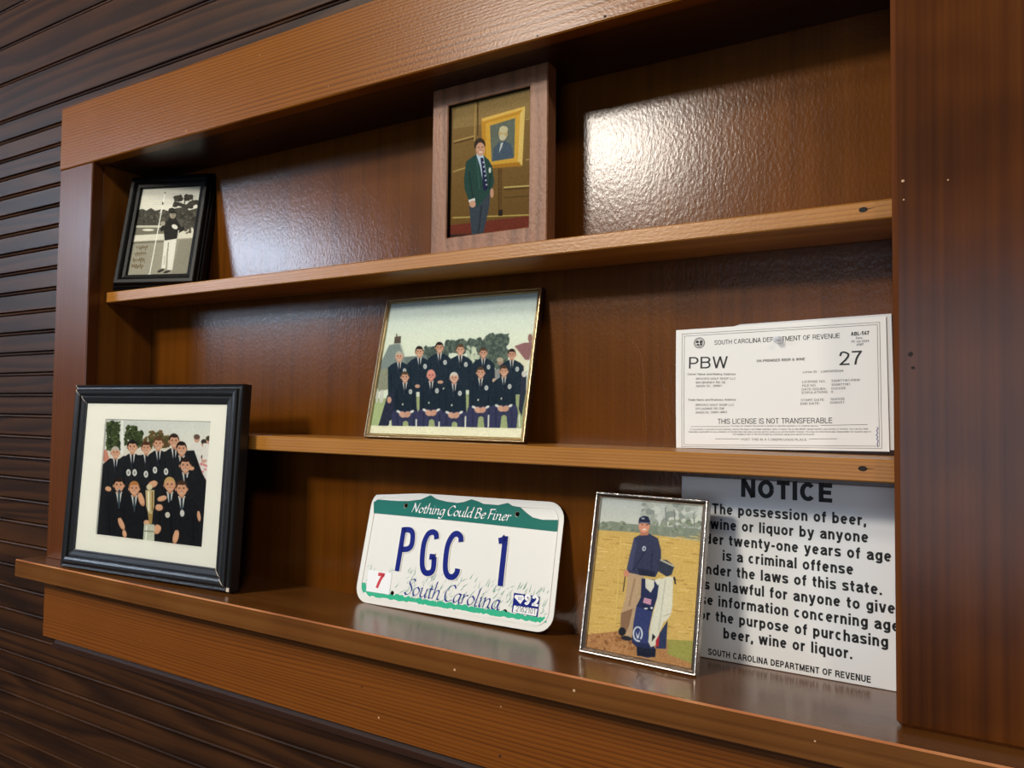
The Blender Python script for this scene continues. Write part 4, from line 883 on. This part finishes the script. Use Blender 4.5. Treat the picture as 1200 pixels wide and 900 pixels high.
    P.poly([(402, 440), (436, 424), (466, 426), (462, 560), (456, 600), (440, 624), (420, 640), (400, 690), (388, 744), (362, 754), (350, 728), (362, 640), (392, 520)], (226, 222, 208)); P.line([(430, 440), (398, 680)], 6, (200, 196, 182)); P.line([(420, 610), (456, 598)], 5, (196, 190, 176))
    P.poly([(402, 690), (440, 630), (432, 764), (384, 760)], (54, 64, 100)); P.poly([(386, 722), (402, 694), (398, 752), (384, 752)], (186, 48, 60)); P.poly([(370, 690), (384, 706), (366, 730)], (30, 32, 44))
    P.poly([(332, 520), (366, 530), (362, 556), (326, 544)], (214, 160, 184)); P.line([(326, 556), (366, 580)], 6, (34, 40, 66)); P.ell(340, 572, 9, 4, (220, 224, 232)); P.ell(366, 570, 6, 5, (230, 232, 236))
    for k in range(28):
        a = k/28*2*math.pi; b = (k+1)/28*2*math.pi
        if .8 < a < 1.4: continue
        P.line([(302+20*math.cos(a), 690+32*math.sin(a)), (302+20*math.cos(b), 690+32*math.sin(b))], 7, (222, 226, 234))
    P.poly([(292, 676), (302, 700), (314, 672), (306, 712), (298, 712)], (214, 218, 228)); P.line([(296, 722), (312, 726)], 7, (222, 226, 234))
    P.build('photo_print', t, 0, z0, .0045, M_INK)
    backing(t, w-.004, h-.004, .002, .0065, .0105)
    easel(t, .0112, .036, .09, lean, .035)
frame_golfer_bag()

# ------------------------------------------------------------------ licence plate
def licence_plate():
    w, h, lean = .305, .1524, .255
    t = thing('license_plate', 'white South Carolina number plate reading PGC 1, leaning on the back of the niche', 'license plate', (.6710, .0772, ledge(.0772)+.0026), -.024, lean, .0165)
    H = homography([(168, 36), (1174, 104), (1128, 808), (38, 637)], [(-w/2, h), (w/2, h), (w/2, 0), (-w/2, 0)])
    hp = [(340, 116), (929, 161), (253, 592), (873, 687)]
    holes = [tuple(H(p)) + (.0034,) for p in hp]
    plate_curve('plate', round_rect(-w/2, 0, w/2, h, .021), holes, .0008, .0006, M_PLATE, t, .0003)
    # pressed border
    mb = MB(); rr = round_rect(-w/2+.0075, .0075, w/2-.0075, h-.0075, .016); mb.ribbon(rr+[rr[0]], .0024, 0, -.0009); mb.build('pressed_border', [M_PLATE], t)
    # teal skyline band
    top = [(168, 98), (190, 84), (300, 92), (360, 92), (420, 85), (475, 62), (505, 82), (560, 96), (615, 103), (650, 98), (690, 84), (720, 93), (755, 108), (830, 114), (880, 103), (905, 118), (945, 126), (975, 152), (1010, 178), (1060, 190), (1143, 191)]
    band = [H(p) for p in [(166, 155)]+top+[(1140, 252), (650, 200)]][::-1]
    band = [tuple(p) for p in band]
    bh = [tuple(H(p)) + (.0036,) for p in hp[:2]]
    plate_curve('skyline_band', band, bh, .0001, -.00096, M_TEAL, t)
    mb = MB(); chancery(mb, 'Nothing Could Be Finer', H((372, 150)), H((893, 197)), .0072, .0021, -.00110); mb.build('motto_lettering', [M_WHITE], t)
    # grass
    rng = np.random.RandomState(5); mb = MB(); low = MB()
    for k in range(220):
        x = rng.uniform(100, 1110); base = 560+(x-90)*.13
        y = base+rng.uniform(-130, 40)-60*math.exp(-((x-150)/120)**2)*0; a = H((x, y)); b = H((x+rng.uniform(8, 34), y-rng.uniform(10, 52)))
        n = np.array((b-a)[::-1])*np.array((-1, 1)); n = n/np.linalg.norm(n)*rng.uniform(.0002, .00055)
        mb.poly([(a-n)[[0, 1]].tolist()[0:1]+[-.00042]+(a-n).tolist()[1:], (a+n).tolist()[0:1]+[-.00042]+(a+n).tolist()[1:], b.tolist()[0:1]+[-.00042]+b.tolist()[1:]])
    mb.build('grass_print', [M_GRASS], t)
    up, dn = [], []
    for k in range(90):
        x = 82+(1098-82)*k/89; y0 = 552 if x < 110 else 583
        yy = (566 if x < 105 else 583)+(x-90)*.142
        up.append(H((x, yy-rng.uniform(0, 16)-(18 if x < 105 else 0)))); dn.append(H((x, yy+20+rng.uniform(-4, 6))))
    for k in range(89): low.quad(*[(p[0], -.00034, p[1]) for p in (dn[k], dn[k+1], up[k+1], up[k])])
    low.build('green_ground_print', [M_GREEN], t)
    # characters
    def px(L_): return [H(p) for p in smooth_path(L_, 5)]
    P_ = [[(330, 232), (286, 468)], [(326, 244), (362, 246), (376, 268), (370, 322), (350, 346), (312, 350)]]
    G_ = [[(505, 292), (502, 266), (482, 256), (456, 272), (434, 328), (425, 425), (436, 470), (462, 478), (484, 458), (492, 390)], [(496, 390), (466, 388)]]
    C__ = [[(636, 307), (634, 280), (612, 264), (586, 282), (562, 338), (551, 440), (562, 488), (590, 498), (612, 478), (618, 452)]]
    O_ = [[(836, 302), (858, 296), (872, 280)], [(872, 276), (848, 544)]]
    for st in (P_, G_, C__, O_):
        mb = MB(); em = MB()
        for s in st: mb.ribbon(px(s), .0074, -.0003, -.0016); em.ribbon(px(s), .0104, 0, -.0010)
        em.build('embossed_ground', [M_PLATE], t)
        mb.build('embossed_character', [M_BLUE], t)
    mb = MB(); chancery(mb, 'South Carolina', H((322, 596)), H((842, 678)), .0115, .0022, -.00062); mb.build('state_name_lettering', [M_SCRIPT], t)
    # stickers
    def sticker(name, quad, mat, y):
        mb = MB(); mb.poly([(H(p)[0], y, H(p)[1]) for p in quad]); return mb.build(name, [mat], t)
    s = sticker('month_sticker', [(108, 582), (238, 600), (256, 478), (126, 462)], M_WHITE, -.0006)
    mb = MB(); a = H((158, 562)); add_text(mb, '7', a[0], a[1], .0205, .0115, bold=.03, y=-.0008, shear=.12); mb.build('numeral', [M_RED], s)
    s = sticker('year_sticker', [(912, 688), (1050, 712), (1060, 600), (922, 580)], M_BLUE, -.0009)
    mb = MB(); mb.poly([(H(p)[0], -.0011, H(p)[1]) for p in [(918, 688), (1044, 708), (1050, 668), (924, 650)]])
    mb.poly([(H(p)[0], -.0011, H(p)[1]) for p in [(958, 642), (924, 604), (930, 592), (972, 594), (978, 612)][::1]]); mb.build('white_field', [M_WHITE], s)
    mb = MB(); a = H((976, 644)); add_text(mb, '92', a[0], a[1], .0125, .0195, bold=.03, y=-.0012, rot=-.01); mb.build('numeral', [M_WHITE], s)
    mb = MB(); a = H((934, 682)); add_text(mb, '2162101', a[0], a[1], .0065, .026, y=-.0013, rot=-.01); mb.build('serial_number', [M_TXTG], s)
    mb = MB(); a = H((944, 618)); add_text(mb, 'SC', a[0], a[1], .0032, .006, y=-.0013); mb.build('serial_number', [M_BLUE], s)
licence_plate()

# ------------------------------------------------------------------ notice sign
def notice_sign():
    x0, x1, h, lean = .9643, 1.1846, .1952, .0268
    t = thing('notice_sign', 'white NOTICE sign about underage beer, wine and liquor, leaning in the bottom right corner', 'sign', ((x0+x1)/2, .1096, .0009), 0, lean, 0)
    w = x1-x0
    mb = MB(); mb.bevel_box((-w/2, 0, 0), (w/2, .0016, h), .0005); mb.build('panel', [M_SIGN], t)
    mb = MB(); cx = 1.0742-(x0+x1)/2; y = -.0002
    add_text(mb, 'NOTICE', cx, .1765, .0192, .0900, 'C', .03, y)
    mb.build('heading_lettering', [M_TXT], t)
    lines = ['The possession of beer,', 'wine or liquor by anyone', 'under twenty-one years of age', 'is a criminal offense', 'under the laws of this state.', 'It is unlawful for anyone to give',
             'false information concerning age', 'for the purpose of purchasing', 'beer, wine or liquor.']
    v, _ = text_verts(lines[0], .016); k = .1515/np.ptp(v[:, 0])
    mb = MB()
    for n, l in enumerate(lines):
        v, _ = text_verts(l, .016)
        add_text(mb, l, cx, .1560-n*.01652, .0114, k*np.ptp(v[:, 0]), 'C', .016, y)
    mb.build('body_lettering', [M_TXT], t)
    mb = MB(); add_text(mb, 'SOUTH CAROLINA DEPARTMENT OF REVENUE', cx, .0040, .0066, .1580, 'C', .011, y); mb.build('footer_lettering', [M_TXT], t)
notice_sign()

# ------------------------------------------------------------------ licence papers and pin
def licence_papers():
    w, h = .2122, .1336
    X, Y, Z = 1.0652, .1085, .2296
    yaw, lean, roll = -.020, .045, .0179
    def bow(x, z): return -.0012*math.sin(math.pi*z/h)-.0025*max(0, x/w*2)**3*(1-z/h)
    def sheet(mb, sw, sh, dx, dz, off, n=16):
        for a in range(n):
            for b in range(n):
                q = []
                for i, j in ((a, b), (a+1, b), (a+1, b+1), (a, b+1)):
                    x = -sw/2+sw*i/n; z = sh*j/n; q.append((x+dx, off+bow(x, z), z+dz))
                mb.quad(*q)
    t2 = thing('paper_sheet', 'white sheet pinned behind the beer and wine licence, its edge showing on the right', 'paper', (X+.0052, Y+.0016, Z+.0012), yaw, lean, roll+.004)
    mb = MB(); sheet(mb, w, h+.001, 0, 0, 0); mb.build('sheet', [M_PAPER2], t2)
    t = thing('license_certificate', 'printed South Carolina PBW 27 beer and wine licence pinned above the lower shelf', 'document', (X, Y, Z), yaw, lean, roll)
    mb = MB(); sheet(mb, w, h, 0, 0, 0); mb.build('sheet', [M_PAPER], t)
    H = homography([(45, 108), (1138, 38), (1150, 722), (35, 722)], [(-w/2, h), (w/2, h), (w/2, 0), (-w/2, 0)])
    title, code, number, warn, form, small, rule = [MB() for _ in range(7)]
    owner, trade, dates, licno = MB(), MB(), MB(), MB()
    def put(mbx, s, a, b, cap, bold=0.0):
        p, q = H(a), H(b); add_text(mbx, s, p[0], p[1], cap, np.linalg.norm(q-p), 'L', bold, -.0003, rot=math.atan2(q[1]-p[1], q[0]-p[0]))
    put(title, 'SOUTH CAROLINA DEPARTMENT OF REVENUE', (250, 184), (903, 148), .0050)
    put(code, 'PBW', (112, 308), (318, 304), .0130); put(number, '27', (900, 287), (1016, 282), .0140)
    put(warn, 'THIS LICENSE IS NOT TRANSFERABLE', (262, 594), (860, 582), .0056)
    put(form, 'ABL-567', (960, 137), (1053, 131), .0038, .012)
    put(small, 'ON-PREMISES BEER & WINE', (472, 273), (722, 262), .0027, .008)
    for s, a, b in (('Owner Name and Mailing Address', (104, 342), (360, 340)), ('BROOKS GOLF SHOP LLC', (150, 366), (360, 363)), ('890 BRANDY RD SE', (148, 386), (306, 383)), ('AIKEN SC  29801', (148, 404), (284, 401)),
                    ('Trade Name and Business Address', (104, 476), (360, 472)), ('BROOKS GOLF SHOP LLC', (146, 502), (350, 499)), ('275 DUNNS RD SW', (144, 522), (296, 519)), ('AIKEN SC 29801-4863', (144, 542), (312, 537)),
                    ('Letter ID:', (712, 328), (786, 325)), ('L0655655204', (806, 325), (920, 320)), ('LICENSE NO.', (708, 378), (828, 374)), ('320871181-PBW', (858, 372), (1004, 366)), ('FILE NO.', (708, 398), (780, 395)), ('320871181', (858, 392), (952, 388)),
                    ('DATE ISSUED:', (706, 417), (832, 412)), ('11/21/25', (856, 412), (930, 408)), ('STIPULATIONS:', (704, 434), (840, 428)), ('0', (856, 428), (866, 428)), ('START DATE:', (700, 472), (822, 468)), ('12/01/25', (852, 466), (924, 463)),
                    ('END DATE:', (698, 490), (796, 487)), ('11/30/27', (848, 484), (924, 480)), ('Rev.', (986, 154), (1020, 152)), ('05 Jul 2024', (962, 172), (1052, 168)), ('4067', (988, 188), (1024, 186)),
                    ('You may not transfer this permit or license to another location or to another person.', (330, 607), (790, 600)),
                    ('If you sell all or a portion of your business, before the buyer can legally sell beer, wine, or liquor, he or she MUST obtain his/her own permit or license. You can be held', (114, 628), (1042, 612)),
                    ('financially responsible for any violations of the law that take place by any person using your permit and/or license. You may be held financially responsible for injuries due to', (104, 641), (1058, 626)),
                    ('the negligent sale of the beverages by someone using your permit or license.', (340, 650), (768, 644)), ('POST THIS IN A CONSPICUOUS PLACE', (384, 678), (726, 674))):
        put(small if a[1] > 598 else ((dates if a[1] > 440 else licno) if a[0] > 600 else (owner if a[1] < 440 else trade)), s, a, b, .0023 if a[1] < 600 or a[1] > 660 else .0016)
    def rl(a, b, wd=.0004):
        p, q = H(a), H(b); rule.ribbon([p+(q-p)*k/16 for k in range(17)], wd, -.0003, -.0003, flat=True)
    for o_ in (0, 12):
        c = [(78+o_, 128+o_*.9), (1106-o_, 68+o_), (1112-o_, 706-o_*.9), (66+o_, 716-o_*.9)]
        for k in range(4): rl(c[k], c[(k+1) % 4], .00035)
    rl((116, 610), (326, 606)); rl((800, 594), (1040, 586)); rl((246, 672), (374, 670)); rl((738, 664), (884, 661))
    q_ = [H(p) for p in [(1088, 598), (1094, 606), (1086, 616), (1092, 628), (1084, 640), (1092, 648), (1086, 660), (1094, 668), (1088, 684), (1092, 700)]]; pen = MB(); pen.ribbon(q_, .0006, -.0003, -.0003, flat=True)
    # round state seal
    sc = np.array(H((169, 174))); R_ = .0057
    for r0 in (R_, R_*.72):
        ring = [sc+r0*np.array((math.cos(a), math.sin(a))) for a in np.linspace(0, 2*math.pi, 25)]; rule.ribbon(ring, .0009 if r0 == R_ else .0005, -.0002, -.0003)
    seal = MB()
    for dx, dz, rx, rz in ((-.002, .0012, .0018, .0014), (.0019, .0010, .0016, .0018), (-.0014, -.0019, .0014, .0011), (.0018, -.0017, .0013, .0013), (0, -.0036, .0010, .0006)):
        seal.poly([(sc[0]+dx+rx*math.cos(a), -.0003, sc[1]+dz+rz*math.sin(a)) for a in np.linspace(0, 2*math.pi, 9, endpoint=False)])
    # push everything printed down onto the bowed sheet
    for m_, nm, mt in ((title, 'title_print', M_TXT), (code, 'class_print', M_TXT), (number, 'county_print', M_TXT), (warn, 'warning_print', M_TXT), (form, 'form_number_print', M_TXT), (owner, 'owner_print', M_TXTG), (trade, 'trade_print', M_TXTG), (dates, 'date_print', M_TXTG), (licno, 'license_number_print', M_TXTG), (small, 'terms_print', M_TXTG), (rule, 'border_lines', M_TXTG), (seal, 'seal_print', M_TXT), (pen, 'pen_mark', M_SCRIPT)):
        m_.v = [(a, b+bow(a, c), c) for a, b, c in m_.v]; m_.build(nm, [mt], t)
    # clear push pin
    p = H((588, 158)); pz = p[1]
    M4 = Matrix.Translation((X, Y, Z)) @ (Matrix.Rotation(yaw, 4, 'Z') @ Matrix.Rotation(-lean, 4, 'X') @ Matrix.Rotation(-roll, 4, 'Y'))
    wp = M4 @ Vector((p[0], bow(p[0], pz)-.0002, pz))
    pin = thing('push_pin', 'clear plastic push pin holding up the licence', 'push pin', wp, yaw-.1, .0, 0)
    def lathe(name, prof, mat):
        v, f, n = [], [], 16
        for r, y in prof: v += [(r*math.cos(a), y, r*math.sin(a)) for a in np.linspace(0, 2*math.pi, n, endpoint=False)]
        for k in range(len(prof)-1):
            for j in range(n): f.append((k*n+j, k*n+(j+1) % n, (k+1)*n+(j+1) % n, (k+1)*n+j))
        f.append(tuple(range(n))[::-1]); f.append(tuple(range((len(prof)-1)*n, len(prof)*n)))
        return mesh_obj(name, v, f, mat, pin, None, True)
    lathe('grip', [(.0042, -.0001), (.0046, -.0010), (.0040, -.0018), (.0026, -.0028), (.0021, -.0050), (.0022, -.0075), (.0032, -.0088), (.0036, -.0098), (.0032, -.0106)], M_CLEAR)
    lathe('needle', [(.0005, -.0022), (.0005, .004), (.00005, .0075)], M_STEEL)
licence_papers()
